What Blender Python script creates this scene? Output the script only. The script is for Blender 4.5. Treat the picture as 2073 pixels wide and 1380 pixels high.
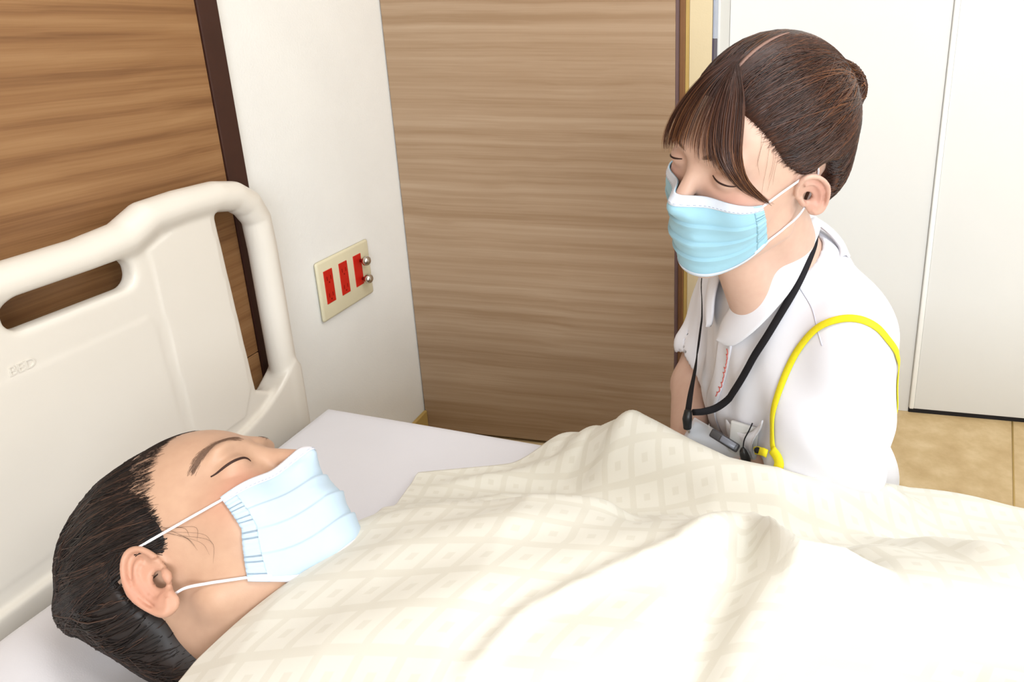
import bpy, bmesh, math, random
import numpy as np
from mathutils import Matrix, Vector

for o in list(bpy.data.objects): bpy.data.objects.remove(o, do_unlink=True)
SC = bpy.context.scene
COL = SC.collection

# ------------------------------------------------------------------ camera
FPX, PPX, PPY = 1358.0, 1345.0, 452.0            # lens in pixels of the 2073 x 1380 frame (a cropped wide-angle shot)
PITCH, YAW = math.radians(15.961), math.radians(10.038)
cam_d = bpy.data.cameras.new('camera')
cam_d.sensor_fit = 'HORIZONTAL'; cam_d.sensor_width = 36.0
cam_d.lens = FPX / 2073.0 * 36.0
cam_d.shift_x = (1036.5 - PPX) / 2073.0
cam_d.shift_y = (PPY - 690.0) / 2073.0
cam_d.clip_start = 0.02
cam = bpy.data.objects.new('camera', cam_d); COL.objects.link(cam)
cam.location = (0.85, 0.0, 0.97)
cam.rotation_euler = (math.pi / 2 - PITCH, 0, YAW)
SC.camera = cam

# ------------------------------------------------------------------ world, lamps, exposure
SC.view_settings.view_transform = 'Standard'
SC.view_settings.look = 'None'
SC.view_settings.gamma = 1.0
SC.view_settings.use_curve_mapping = False
SC.view_settings.exposure = 0.37
SC.cycles.max_bounces = 5; SC.cycles.diffuse_bounces = 3; SC.cycles.adaptive_threshold = 0.03; SC.cycles.glossy_bounces = 2; SC.cycles.transmission_bounces = 4
w = bpy.data.worlds.new('world'); SC.world = w; w.use_nodes = True
w.node_tree.nodes['Background'].inputs[0].default_value = (0.80, 0.88, 1.0, 1)
w.node_tree.nodes['Background'].inputs[1].default_value = 0.6

def area(name, loc, rot, sx, sy, power, col):
    l = bpy.data.lights.new(name, 'AREA'); l.shape = 'RECTANGLE'; l.size = sx; l.size_y = sy
    l.energy = power; l.color = col
    o = bpy.data.objects.new(name, l); COL.objects.link(o)
    o.location = loc; o.rotation_euler = rot
    return o
CEIL = 2.45
# ceiling luminaire, another added to brighten the head wall (fixtures built below), and the daylight of the window behind the photographer
area('ceiling_lamp_light', (1.25, 0.35, CEIL - 0.06), (0, 0, 0), 1.15, 0.28, 13, (0.945, 0.975, 1.0))
area('head_wall_fill_light', (2.70, -0.35, CEIL - 0.06), (0, 0, 0), 1.15, 0.28, 15, (0.945, 0.975, 1.0))
area('window_daylight', (2.3, -2.14, 1.5), (math.radians(-90), 0, math.pi), 1.9, 1.25, 74, (0.86, 0.93, 1.0))

# ------------------------------------------------------------------ numpy geometry: signed distance shapes
# SDF BEGIN
V = lambda *a: np.array(a, np.float32)

def ell(p, c, r):
    q = p - V(*c); r = V(*r)
    k0 = np.sqrt(((q / r) ** 2).sum(-1)) + 1e-9
    k1 = np.sqrt(((q / (r * r)) ** 2).sum(-1)) + 1e-9
    return k0 * (k0 - 1.0) / k1

def cap(p, a, b, ra, rb=None):
    if rb is None: rb = ra
    a = V(*a); b = V(*b); ba = b - a
    pa = p - a
    h = np.clip((pa @ ba) / float(ba @ ba), 0, 1)
    d = pa - h[..., None] * ba
    return np.sqrt((d * d).sum(-1)) - (ra + (rb - ra) * h)

def smin(a, b, k):
    h = np.clip(0.5 + 0.5 * (b - a) / k, 0, 1)
    return b + (a - b) * h - k * h * (1 - h)

def smax(a, b, k): return -smin(-a, -b, k)

def box(p, c, h, r=0.0):
    q = np.abs(p - V(*c)) - (V(*h) - r)
    return np.sqrt((np.maximum(q, 0) ** 2).sum(-1)) + np.minimum(q.max(-1), 0) - r

def poly2(x, y, pts):
    """signed distance to a 2-D polygon, negative inside"""
    pts = np.array(pts, np.float32); n = len(pts)
    d = np.full(x.shape, 1e9, np.float32); s = np.ones(x.shape, np.float32)
    for i in range(n):
        ax, ay = pts[i]; bx, by = pts[i - 1]
        ex, ey = bx - ax, by - ay
        wx, wy = x - ax, y - ay
        t = np.clip((wx * ex + wy * ey) / (ex * ex + ey * ey + 1e-12), 0, 1)
        d = np.minimum(d, (wx - ex * t) ** 2 + (wy - ey * t) ** 2)
        c1 = y >= ay; c2 = y < by; c3 = ex * wy > ey * wx
        flip = (c1 & c2 & c3) | (~c1 & ~c2 & ~c3)
        s = np.where(flip, -s, s)
    return s * np.sqrt(d)

def rotm(w):
    w = np.array(w, float); th = np.linalg.norm(w)
    if th < 1e-9: return np.eye(3)
    k = w / th; K = np.array([[0, -k[2], k[1]], [k[2], 0, -k[0]], [-k[1], k[0], 0]])
    return np.eye(3) + math.sin(th) * K + (1 - math.cos(th)) * K @ K

def unit(v):
    v = np.asarray(v, float); return v / (np.linalg.norm(v, axis=-1, keepdims=True) + 1e-12)

def grad(f, p, e=8e-4):
    p = np.asarray(p, np.float32); g = []
    for i in range(3):
        d = np.zeros(3, np.float32); d[i] = e
        g.append(f(p + d) - f(p - d))
    return unit(np.stack(g, -1))

def snap(f, p, off=0.0, n=6, only_in=False):
    """move points along the gradient of f until f == off"""
    p = np.array(p, np.float32)
    for _ in range(n):
        d = f(p) - off
        if only_in: d = np.minimum(d, 0)
        p = p - grad(f, p) * d[..., None]
    return p.astype(float)

# ---- a head, in its own frame: x to the person's right, y forward, z up, origin between the ears
def ear_sdf(q, s, tilt=14, swing=8, wide=0.0140):
    """s=+1 right ear, -1 left ear"""
    c = V(0.0735 * s, -0.003, -0.003)
    p = q - c
    p = p * V(s, 1, 1)
    # o outward, f forward, u up ; ear tipped back 14 deg and swung out 26 deg
    a = math.radians(-tilt); p = np.stack([p[..., 0], p[..., 1] * math.cos(a) + p[..., 2] * math.sin(a), -p[..., 1] * math.sin(a) + p[..., 2] * math.cos(a)], -1)
    b = math.radians(swing); o = p[..., 0] * math.cos(b) + p[..., 1] * math.sin(b); f = -p[..., 0] * math.sin(b) + p[..., 1] * math.cos(b); u = p[..., 2]
    o = o - 0.003
    f0 = f + 0.006 - 0.0
    wdt = wide - 0.0032 * np.clip(-u / 0.03, 0, 1)         # narrower towards the lobe
    def ring(su, sf, cu, cf):
        uu = (u - cu) / su; ff = (f0 - cf) / (wdt * sf)
        k = np.sqrt(uu * uu + ff * ff) + 1e-6
        l = np.sqrt((u - cu) ** 2 + (f0 - cf) ** 2)
        return (k - 1) * l / k
    d2 = ring(0.0310, 1.0, 0, 0)
    helix = np.sqrt(d2 * d2 + (o - 0.0015) ** 2) - 0.0030
    helix = np.where((f0 > 0.008) & (u < 0.012), helix + 0.004, helix)
    plate = np.maximum(d2, np.abs(o + 0.0035) - 0.0022)
    d3 = ring(0.0200, 0.60, -0.001, 0.001)
    anti = np.sqrt(d3 * d3 + (o + 0.0005) ** 2) - 0.0026
    anti = np.where((f0 > 0.004), anti + 0.005, anti)
    lobe = ell(np.stack([o, f0, u], -1), (-0.0005, 0.004, -0.0265), (0.0042, 0.0085, 0.0095))
    trag = ell(np.stack([o, f0, u], -1), (0.000, 0.0125, -0.006), (0.0035, 0.0042, 0.0065))
    d = smin(helix, plate, 0.0035)
    d = smin(d, anti, 0.003)
    d = smin(d, lobe, 0.006)
    d = smin(d, trag, 0.003)
    concha = ell(np.stack([o, f0, u], -1), (-0.001, 0.0055, -0.004), (0.0060, 0.0055, 0.0090))
    d = smax(d, -concha, 0.002)
    return d

def face_sdf(q, ears=True):
    ax = np.abs(q[..., 0]); p = np.stack([ax, q[..., 1], q[..., 2]], -1)
    d = ell(p, (0, -0.012, 0.041), (0.0732, 0.088, 0.0845))
    d = smin(d, ell(p, (0, 0.036, 0.045), (0.0600, 0.056, 0.060)), 0.03)
    d = smin(d, ell(p, (0, 0.030, -0.018), (0.0600, 0.0600, 0.080)), 0.03)
    d = smin(d, ell(p, (0.036, 0.060, -0.012), (0.026, 0.025, 0.030)), 0.022)
    d = smin(d, cap(p, (0.050, 0.006, -0.050), (0.012, 0.068, -0.094), 0.017, 0.015), 0.025)
    d = smin(d, ell(p, (0, 0.075, -0.096), (0.018, 0.018, 0.018)), 0.02)
    d = smin(d, ell(p, (0, 0.074, -0.055), (0.030, 0.026, 0.034)), 0.02)
    d = smin(d, ell(p, (0.022, 0.086, 0.043), (0.026, 0.012, 0.009)), 0.014)      # brow
    d = smax(d, -ell(p, (0.033, 0.1065, 0.026), (0.019, 0.0165, 0.0125)), 0.012)  # socket
    d = smin(d, ell(p, (0.0325, 0.0790, 0.0230), (0.0165, 0.0150, 0.0125)), 0.005) # eyelid
    d = smin(d, cap(p, (0, 0.0920, 0.026), (0, 0.1130, -0.012), 0.0075, 0.0100), 0.010)
    d = smin(d, ell(p, (0.0105, 0.103, -0.018), (0.0085, 0.0105, 0.0075)), 0.006)
    d = smin(d, ell(p, (0, 0.0985, -0.0460), (0.021, 0.0060, 0.0060)), 0.005)
    d = smin(d, ell(p, (0, 0.0980, -0.0570), (0.019, 0.0065, 0.0065)), 0.005)
    return d

def head_sdf(q, tilt=14, swing=8, wide=0.0140):
    d = face_sdf(q)
    d = smin(d, ear_sdf(q, 1, tilt, swing, wide), 0.004)
    d = smin(d, ear_sdf(q, -1, tilt, swing, wide), 0.004)
    return d

# ---- head poses (columns: right, forward, up) and origins
HP_R = np.array([[0.141, 0.488, -0.861], [-0.834, 0.527, 0.163], [0.533, 0.695, 0.481]])
HP_T = np.array([0.325, 0.453, 0.483])
HN_R = np.array([[-0.764, -0.639, 0.095], [0.605, -0.759, -0.241], [0.226, -0.126, 0.966]])
HN_T = np.array([0.820, 0.757, 0.821])
def ortho(R):
    u, _, v = np.linalg.svd(R); return u @ v
HP_R = ortho(HP_R); HN_R = ortho(HN_R)
def to_head(p, R, T): return ((p - T.astype(np.float32)) @ R.astype(np.float32))
def from_head(q, R, T): return np.asarray(q, float) @ R.T + T
wP = lambda *l: tuple(from_head(np.array(l), HP_R, HP_T))
wN = lambda *l: tuple(from_head(np.array(l), HN_R, HN_T))

# ---- the patient: lying on her back, head towards the headboard, face turned up to the nurse
def patient_body(p):
    q = to_head(p, HP_R, HP_T)
    d = head_sdf(q)
    d = smin(d, cap(p, wP(0, -0.022, -0.045), (0.470, 0.425, 0.405), 0.050, 0.054), 0.022)
    # trunk
    t = cap(p, (0.520, 0.430, 0.420), (0.760, 0.430, 0.425), 0.062, 0.066)
    t = smin(t, cap(p, (0.520, 0.555, 0.420), (0.520, 0.305, 0.420), 0.050), 0.06)
    t = smin(t, ell(p, (0.700, 0.430, 0.425), (0.20, 0.150, 0.070)), 0.05)
    t = smin(t, ell(p, (1.000, 0.430, 0.425), (0.13, 0.165, 0.065)), 0.06)
    t = smin(t, cap(p, (0.80, 0.430, 0.425), (1.0, 0.430, 0.425), 0.062, 0.065), 0.06)
    d = smin(d, t, 0.035)
    for s in (-1, 1):
        y = 0.430 + s * 0.085
        d = smin(d, cap(p, (1.02, y, 0.425), (1.42, 0.430 + s * 0.095, 0.415), 0.064, 0.046), 0.03)
        d = smin(d, cap(p, (1.42, 0.430 + s * 0.095, 0.415), (1.78, 0.430 + s * 0.085, 0.400), 0.046, 0.034), 0.02)
        d = smin(d, cap(p, (1.79, 0.430 + s * 0.085, 0.400), (1.83, 0.430 + s * 0.10, 0.450), 0.032, 0.022), 0.02)
    # near arm along the body, far arm bent out towards the nurse
    for s in (-1, 1):
        d = smin(d, cap(p, (0.525, 0.430 + s * 0.130, 0.420), (0.780, 0.430 + s * 0.172, 0.400), 0.044, 0.036), 0.02)
        d = smin(d, cap(p, (0.780, 0.430 + s * 0.172, 0.400), (1.000, 0.430 + s * 0.160, 0.395), 0.034, 0.025), 0.012)
        d = smin(d, hand(p, (1.000, 0.430 + s * 0.160, 0.395), (1.0, 0.0, -0.05), (0.0, 0.0, 1.0)), 0.008)
    return d

def hand(p, wrist, fwd, up, curl=0.35, s=1.0):
    """a palm and five fingers grown from the wrist"""
    w = np.array(wrist, float); f = unit(fwd); u = np.array(up, float); u = unit(u - f * (u @ f)); r = np.cross(f, u)
    P = lambda a, b, c: tuple(w + f * a * s + r * b * s + u * c * s)
    d = cap(p, P(0.005, 0, 0), P(0.075, 0, 0), 0.022 * s, 0.018 * s)
    for b in (-0.026, -0.009, 0.009, 0.026):
        d = smin(d, cap(p, P(0.02, b * 0.6, 0), P(0.085, b, 0.004), 0.014 * s, 0.010 * s), 0.008)
    for b, L in ((-0.028, 0.060), (-0.0095, 0.072), (0.0095, 0.076), (0.028, 0.068)):
        a1, c1 = 0.085 + L * 0.45, -L * 0.10
        a2, c2 = a1 + L * 0.50, c1 - L * curl
        d = smin(d, cap(p, P(0.085, b, 0.004), P(a1, b * 1.05, c1), 0.0095 * s, 0.0085 * s), 0.004)
        d = smin(d, cap(p, P(a1, b * 1.05, c1), P(a2, b * 1.05, c2), 0.0085 * s, 0.0070 * s), 0.003)
    d = smin(d, cap(p, P(0.025, 0.020, -0.004), P(0.060, 0.050, -0.012), 0.0125 * s, 0.0105 * s), 0.006)
    d = smin(d, cap(p, P(0.060, 0.050, -0.012), P(0.088, 0.056, -0.018), 0.0100 * s, 0.0080 * s), 0.003)
    return d

# ---- the nurse: kneeling behind the bed, leaning over its far edge
NK = dict(c7=(0.862, 0.868, 0.665), chest=(0.880, 0.905, 0.520), pelvis=(0.905, 1.020, 0.270),
          Lsh=(0.945, 0.792, 0.607), Rsh=(0.800, 1.020, 0.610), Lel=(0.922, 0.795, 0.425), Rel=(0.728, 0.960, 0.425),
          Lwr=(0.775, 0.800, 0.391), Rwr=(0.735, 0.835, 0.393))
NT_U = unit(np.array(NK['c7']) - np.array(NK['pelvis']))
NT_F = np.array([-0.82, -0.57, 0.0]); NT_F = unit(NT_F - NT_U * (NT_F @ NT_U)); NT_R = np.cross(NT_F, NT_U)
NT = np.stack([NT_R, NT_F, NT_U], 1); NT_O = np.array(NK['chest'])
def to_torso(p): return (p - NT_O.astype(np.float32)) @ NT.astype(np.float32)
wT = lambda *l: tuple(NT @ np.array(l, float) + NT_O)

def nurse_body(p):
    d = head_sdf(to_head(p, HN_R, HN_T), 36, 28, 0.0175)
    d = smin(d, cap(p, wN(0, -0.020, -0.045), NK['c7'], 0.047, 0.052), 0.022)
    d = smin(d, cap(p, wN(0, 0.015, -0.10), (0.825, 0.815, 0.640), 0.032, 0.036), 0.02)
    q = to_torso(p)
    t = ell(q, (0, -0.01, 0.02), (0.135, 0.085, 0.170))
    t = smin(t, ell(q, (0, -0.01, -0.20), (0.125, 0.085, 0.16)), 0.05)
    t = smin(t, cap(p, NK['Lsh'], NK['Rsh'], 0.040), 0.05)
    d = smin(d, t, 0.03)
    for a, b, c in (('Lsh', 'Lel', 'Lwr'), ('Rsh', 'Rel', 'Rwr')):
        d = smin(d, cap(p, NK[a], NK[b], 0.042, 0.036), 0.02)
        d = smin(d, cap(p, NK[b], NK[c], 0.036, 0.025), 0.010)
    d = smin(d, hand(p, NK['Lwr'], (-0.98, -0.10, 0.0), (0, 0, 1)), 0.008)
    d = smin(d, hand(p, NK['Rwr'], (-0.75, -0.6, 0.0), (0, 0, 1)), 0.008)
    pel = np.array(NK['pelvis'])
    d = smin(d, cap(p, tuple(pel + [0.03, -0.04, 0]), tuple(pel + [-0.02, 0.07, 0]), 0.10), 0.05)
    for k, (hip, knee, ank, toe) in enumerate(NLEG):
        d = smin(d, cap(p, hip, knee, 0.075, 0.052), 0.03)
        d = smin(d, cap(p, knee, ank, 0.052, 0.032), 0.012)
        d = smin(d, cap(p, ank, toe, 0.030, 0.024), 0.015)
    return d
NLEG = [((0.915, 0.975, 0.235), (0.580, 0.950, 0.085), (0.930, 0.985, 0.050), (1.040, 0.990, 0.040)),
        ((0.890, 1.090, 0.235), (0.570, 1.130, 0.085), (0.920, 1.110, 0.050), (1.030, 1.105, 0.040))]

def tunic_sdf(p, folds=True):
    q = to_torso(p)
    d = ell(q, (0, 0.000, 0.015), (0.150, 0.108, 0.175))
    d = smin(d, ell(q, (0, -0.005, -0.20), (0.150, 0.112, 0.19)), 0.06)
    d = smin(d, cap(p, NK['Lsh'], NK['Rsh'], 0.052), 0.06)
    d = smin(d, cap(p, NK['c7'], wT(0, 0.0, 0.06), 0.060, 0.080), 0.05)
    d = smin(d, ell(q, (0, 0.050, -0.070), (0.125, 0.085, 0.125)), 0.05)       # bust and the hanging front
    # sleeves
    la = cap(p, NK['Lsh'], tuple(np.array(NK['Lel']) + [-0.002, -0.012, 0.02]), 0.064, 0.078)
    ra = cap(p, NK['Rsh'], tuple(0.30 * np.array(NK['Rsh']) + 0.70 * np.array(NK['Rel'])), 0.052, 0.054)
    d = smin(d, la, 0.020); d = smin(d, ra, 0.025)
    pel = np.array(NK['pelvis'])
    d = smin(d, cap(p, tuple(pel + [0.03, -0.04, 0.03]), tuple(pel + [-0.02, 0.07, 0.03]), 0.108), 0.06)
    if folds:
        x, y, z = p[..., 0], p[..., 1], p[..., 2]
        a = 0.0026 * np.sin(62 * (0.8 * x + 0.3 * y + 0.45 * z) + 3.0 * np.sin(14 * z)) + 0.0020 * np.sin(110 * (0.5 * x - 0.75 * y + 0.2 * z) + 2.5 * np.sin(17 * x))
        a = a + 0.004 * np.sin(33 * (x - 0.7 * z) + 2 * np.sin(9 * y))
        d = d + a
    return d

def neck_hole(p):
    """the V-shaped neck opening of the tunic"""
    d = cap(p, wN(0, -0.020, -0.045), NK['c7'], 0.050, 0.055)
    d = smin(d, cap(p, wN(0, 0.0, -0.05), wT(0.002, 0.105, 0.110), 0.055, 0.014), 0.02)
    return d
def tunic_cut(p):
    d = tunic_sdf(p)
    d = smax(d, -neck_hole(p), 0.006)
    # hollow right sleeve end
    hole = cap(p, tuple(0.45 * np.array(NK['Rsh']) + 0.55 * np.array(NK['Rel'])), tuple(-0.1 * np.array(NK['Rsh']) + 1.1 * np.array(NK['Rel'])), 0.040, 0.050)
    return smax(d, -hole, 0.004)

def trouser_sdf(p):
    pel = np.array(NK['pelvis'])
    d = cap(p, tuple(pel + [0.03, -0.04, -0.02]), tuple(pel + [-0.02, 0.07, -0.02]), 0.112)
    for hip, knee, ank, toe in NLEG:
        d = smin(d, cap(p, hip, knee, 0.088, 0.064), 0.03)
        d = smin(d, cap(p, knee, ank, 0.062, 0.045), 0.012)
    return d
# SDF END
# SDF BEGIN2
def patient_hair(q):
    x, y, z = q[..., 0], q[..., 1], q[..., 2]
    d = ell(q, (0, -0.013, 0.0395), (0.0780, 0.0925, 0.0885))
    d = smin(d, ell(q, (0, -0.058, -0.010), (0.057, 0.040, 0.052)), 0.02)
    d = smin(d, ell(q, (0, -0.060, -0.075), (0.049, 0.030, 0.060)), 0.025)
    reg = poly2(y, z, [(0.086, 0.110), (0.074, 0.082), (0.052, 0.060), (0.034, 0.040), (0.026, 0.012), (0.020, -0.012), (0.008, -0.006),
                       (0.002, 0.026), (-0.014, 0.038), (-0.028, 0.022), (-0.035, -0.006), (-0.041, -0.040), (-0.044, -0.075), (-0.048, -0.14),
                       (-0.20, -0.14), (-0.20, 0.25), (0.086, 0.25)])
    d = smax(d, reg, 0.008)
    d = smin(d, ell(q, (0.020, -0.088, 0.056), (0.022, 0.019, 0.022)), 0.012)      # knot at the back of the head
    return d + 0.0010 * np.sin(190 * x + 60 * z + 3 * np.sin(40 * y)) + 0.0008 * np.sin(320 * x - 90 * z)

NBUN = (-0.012, -0.119, 0.078)
def nurse_hair_base(q):
    x, y, z = q[..., 0], q[..., 1], q[..., 2]
    d = ell(q, (0, -0.022, 0.046), (0.0850, 0.110, 0.103))
    d = smin(d, ell(q, (0, -0.060, -0.005), (0.068, 0.052, 0.050)), 0.03)
    ax = np.abs(x)
    reg = poly2(y, z, [(0.095, 0.120), (0.076, 0.098), (0.056, 0.066), (0.036, 0.040), (0.012, 0.026), (0.002, 0.024), (-0.010, 0.036), (-0.030, 0.034), (-0.046, 0.010),
                       (-0.050, -0.030), (-0.062, -0.070), (-0.20, -0.075), (-0.20, 0.25), (0.095, 0.25)])
    d = smax(d, reg, 0.010)
    return d
def nurse_hair(q):
    x, y, z = q[..., 0], q[..., 1], q[..., 2]
    d = nurse_hair_base(q)
    d = smin(d, ell(q, NBUN, (0.034, 0.021, 0.030)), 0.008)
    return d

# ---- the bed cover as a height over the bed plane
MZ = 0.360                                     # mattress top
def bed_edge(x): return 0.905 - 0.095 * (x - 0.10) / 1.05     # far mattress edge, the mattress lies a little askew
def ridge(x, y, pts):
    """pts: (x, y, height, width) along a fold; returns the height of the fold"""
    out = np.zeros_like(x)
    for (x0, y0, h0, w0), (x1, y1, h1, w1) in zip(pts[:-1], pts[1:]):
        ex, ey = x1 - x0, y1 - y0; L = ex * ex + ey * ey
        t = np.clip(((x - x0) * ex + (y - y0) * ey) / L, 0, 1)
        d2 = (x - x0 - ex * t) ** 2 + (y - y0 - ey * t) ** 2
        w = w0 + (w1 - w0) * t; h = h0 + (h1 - h0) * t
        v = h * np.exp(-d2 / (w * w))
        out = np.where(np.abs(v) > np.abs(out), v, out)
    return out
def cover_z(x, y):
    x = np.asarray(x, float); y = np.asarray(y, float)
    H = np.interp(x, [0.30, 0.38, 0.44, 0.52, 0.62, 0.80, 1.00, 1.20, 1.50, 1.80, 1.95], [0.06, 0.095, 0.125, 0.150, 0.170, 0.175, 0.165, 0.155, 0.130, 0.140, 0.02])
    t = np.abs(y - 0.425) / 0.205
    z = MZ + 0.012 + H * np.exp(-t ** 3.0)
    for r in FOLDS: z = z + ridge(x, y, r)
    z = z + 0.0016 * np.sin(41 * x + 13 * np.sin(5 * y)) * np.sin(23 * y + 4 * x) + 0.0012 * np.sin(67 * y - 31 * x)
    return z
FOLDS = [
    [(0.560, 0.815, 0.030, 0.045), (0.610, 0.800, 0.060, 0.055), (0.668, 0.775, 0.108, 0.058), (0.735, 0.745, 0.096, 0.055), (0.800, 0.715, 0.085, 0.050), (0.862, 0.703, 0.084, 0.046), (0.905, 0.712, 0.070, 0.042), (0.950, 0.730, 0.066, 0.040), (1.000, 0.752, 0.046, 0.040), (1.06, 0.775, 0.006, 0.04)],
    [(0.640, 0.320, 0.000, 0.014), (0.655, 0.350, 0.005, 0.009), (0.673, 0.387, 0.006, 0.009), (0.727, 0.430, 0.007, 0.010), (0.781, 0.470, 0.012, 0.014), (0.822, 0.555, 0.020, 0.022), (0.835, 0.600, 0.0, 0.022)],
    [(0.838, 0.590, 0.0, 0.02), (0.832, 0.510, -0.020, 0.024), (0.815, 0.426, -0.024, 0.022), (0.798, 0.362, -0.018, 0.022), (0.785, 0.30, 0.0, 0.02)],
    [(0.838, 0.640, 0.0, 0.018), (0.846, 0.560, 0.026, 0.015), (0.860, 0.490, 0.032, 0.014), (0.880, 0.464, 0.032, 0.013), (0.917, 0.473, 0.028, 0.012), (0.960, 0.495, 0.0, 0.016)],
    [(0.880, 0.640, -0.012, 0.040), (0.888, 0.570, -0.042, 0.036), (0.920, 0.525, -0.036, 0.032)],
    [(0.700, 0.640, 0.0, 0.03), (0.715, 0.590, -0.016, 0.028), (0.725, 0.545, -0.012, 0.024)],
    [(0.560, 0.560, 0.0, 0.02), (0.620, 0.545, 0.012, 0.020), (0.690, 0.560, 0.014, 0.022), (0.745, 0.600, 0.010, 0.024), (0.78, 0.65, 0.0, 0.024)],
    [(0.940, 0.700, 0.0, 0.02), (0.985, 0.640, 0.018, 0.016), (1.05, 0.560, 0.024, 0.018), (1.13, 0.500, 0.014, 0.022)],
    [(0.930, 0.400, 0.0, 0.03), (1.000, 0.420, -0.014, 0.035), (1.09, 0.44, -0.014, 0.04)],
    [(0.470, 0.640, 0.0, 0.02), (0.520, 0.680, 0.010, 0.018), (0.580, 0.690, 0.012, 0.02), (0.64, 0.67, 0.0, 0.02)],
    [(0.400, 0.700, 0.0, 0.014), (0.470, 0.735, 0.010, 0.016), (0.540, 0.760, 0.012, 0.020), (0.60, 0.76, 0.0, 0.02)],
]
# SDF END2

def surface_nets(xs, ys, zs, D):
    nx, ny, nz = D.shape
    S = D < 0
    P0 = np.zeros((nx - 1, ny - 1, nz - 1), np.uint8)
    for i in (0, 1):
        for j in (0, 1):
            for k in (0, 1):
                P0 += S[i:nx - 1 + i, j:ny - 1 + j, k:nz - 1 + k]
    cells = np.argwhere((P0 > 0) & (P0 < 8))
    idx = -np.ones(P0.shape, np.int64); idx[tuple(cells.T)] = np.arange(len(cells))
    acc = np.zeros((len(cells), 3)); cnt = np.zeros(len(cells))
    ax = [xs, ys, zs]
    ci = cells
    for a in range(3):
        b, c = (a + 1) % 3, (a + 2) % 3
        for ub in (0, 1):
            for uc in (0, 1):
                o0 = np.zeros(3, int); o0[b] = ub; o0[c] = uc
                o1 = o0.copy(); o1[a] = 1
                p0 = ci + o0; p1 = ci + o1
                d0 = D[tuple(p0.T)]; d1 = D[tuple(p1.T)]
                m = (d0 < 0) != (d1 < 0)
                t = np.where(m, d0 / np.where(m, d0 - d1, 1), 0)
                q = np.zeros((len(ci), 3))
                q[:, a] = ax[a][p0[:, a]] * (1 - t) + ax[a][p1[:, a]] * t
                q[:, b] = ax[b][p0[:, b]]; q[:, c] = ax[c][p0[:, c]]
                acc += q * m[:, None]; cnt += m
    verts = acc / cnt[:, None]
    faces = []
    for a in range(3):
        b, c = (a + 1) % 3, (a + 2) % 3
        sl0 = [slice(None)] * 3; sl1 = [slice(None)] * 3
        sl0[a] = slice(0, D.shape[a] - 1); sl1[a] = slice(1, D.shape[a])
        for n in (b, c): sl0[n] = slice(1, D.shape[n] - 1); sl1[n] = slice(1, D.shape[n] - 1)
        s0 = S[tuple(sl0)]; s1 = S[tuple(sl1)]
        e = np.argwhere(s0 != s1)
        if not len(e): continue
        ins = s0[tuple(e.T)]
        e = e.copy(); e[:, b] += 1; e[:, c] += 1
        def cell(ob, oc):
            q = e.copy(); q[:, b] -= ob; q[:, c] -= oc
            return idx[tuple(q.T)]
        f = np.stack([cell(1, 1), cell(0, 1), cell(0, 0), cell(1, 0)], 1)
        f[~ins] = f[~ins][:, ::-1]
        faces.append(f)
    return verts, np.concatenate(faces)

def axis(*segs):
    """non-uniform grid axis: (start, end, step), ..."""
    out = []
    for a, b, s in segs:
        n = max(1, int(round((b - a) / s))); out += list(np.linspace(a, b, n, endpoint=False))
    out.append(segs[-1][1]); return np.array(out)

def sdf_mesh(f, xs, ys, zs, lip=1.0):
    """narrow-band evaluation of f on a rectilinear grid, then surface nets"""
    xs, ys, zs = [np.asarray(a, float) for a in (xs, ys, zs)]
    st = 4
    def coarse(a):
        i = np.arange(0, len(a), st)
        if i[-1] != len(a) - 1: i = np.append(i, len(a) - 1)
        return i
    ix, iy, iz = coarse(xs), coarse(ys), coarse(zs)
    G = np.stack(np.meshgrid(xs[ix], ys[iy], zs[iz], indexing='ij'), -1).astype(np.float32)
    Dc = f(G.reshape(-1, 3)).reshape(G.shape[:3])
    def up(a, i): return np.clip(np.searchsorted(i, np.arange(len(a)), side='right') - 1, 0, len(i) - 2)
    ux, uy, uz = up(xs, ix), up(ys, iy), up(zs, iz)
    diag = np.sqrt((xs[ix[ux + 1]] - xs[ix[ux]])[:, None, None] ** 2 + (ys[iy[uy + 1]] - ys[iy[uy]])[None, :, None] ** 2 + (zs[iz[uz + 1]] - zs[iz[uz]])[None, None, :] ** 2)
    c0 = Dc[np.ix_(ux, uy, uz)]
    near = np.abs(c0) < diag * 1.25 * lip + 0.004
    D = c0.astype(np.float32).copy()
    ii = np.argwhere(near)
    for k in range(0, len(ii), 400000):
        j = ii[k:k + 400000]
        p = np.stack([xs[j[:, 0]], ys[j[:, 1]], zs[j[:, 2]]], -1).astype(np.float32)
        D[tuple(j.T)] = f(p)
    return surface_nets(xs, ys, zs, D)

# ------------------------------------------------------------------ Blender helpers
def mesh(name, verts, faces, mat, parent=None, smooth=True):
    """one mesh object; its origin sits at the middle of its base"""
    verts = np.asarray(verts, float)
    me = bpy.data.meshes.new(name)
    if isinstance(faces, np.ndarray):
        n, k = faces.shape
        me.vertices.add(len(verts)); me.vertices.foreach_set('co', verts.astype(np.float32).ravel())
        me.loops.add(n * k); me.loops.foreach_set('vertex_index', faces.astype(np.int32).ravel())
        me.polygons.add(n); me.polygons.foreach_set('loop_start', np.arange(0, n * k, k, dtype=np.int32))
        me.update(calc_edges=True); me.validate()
    else:
        me.from_pydata([tuple(v) for v in verts], [], [tuple(f) for f in faces])
    if smooth: me.polygons.foreach_set('use_smooth', np.ones(len(me.polygons), bool))
    if mat is not None: me.materials.append(mat)
    o = bpy.data.objects.new(name, me); COL.objects.link(o)
    if parent is not None: child(o, parent)
    return o

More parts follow.
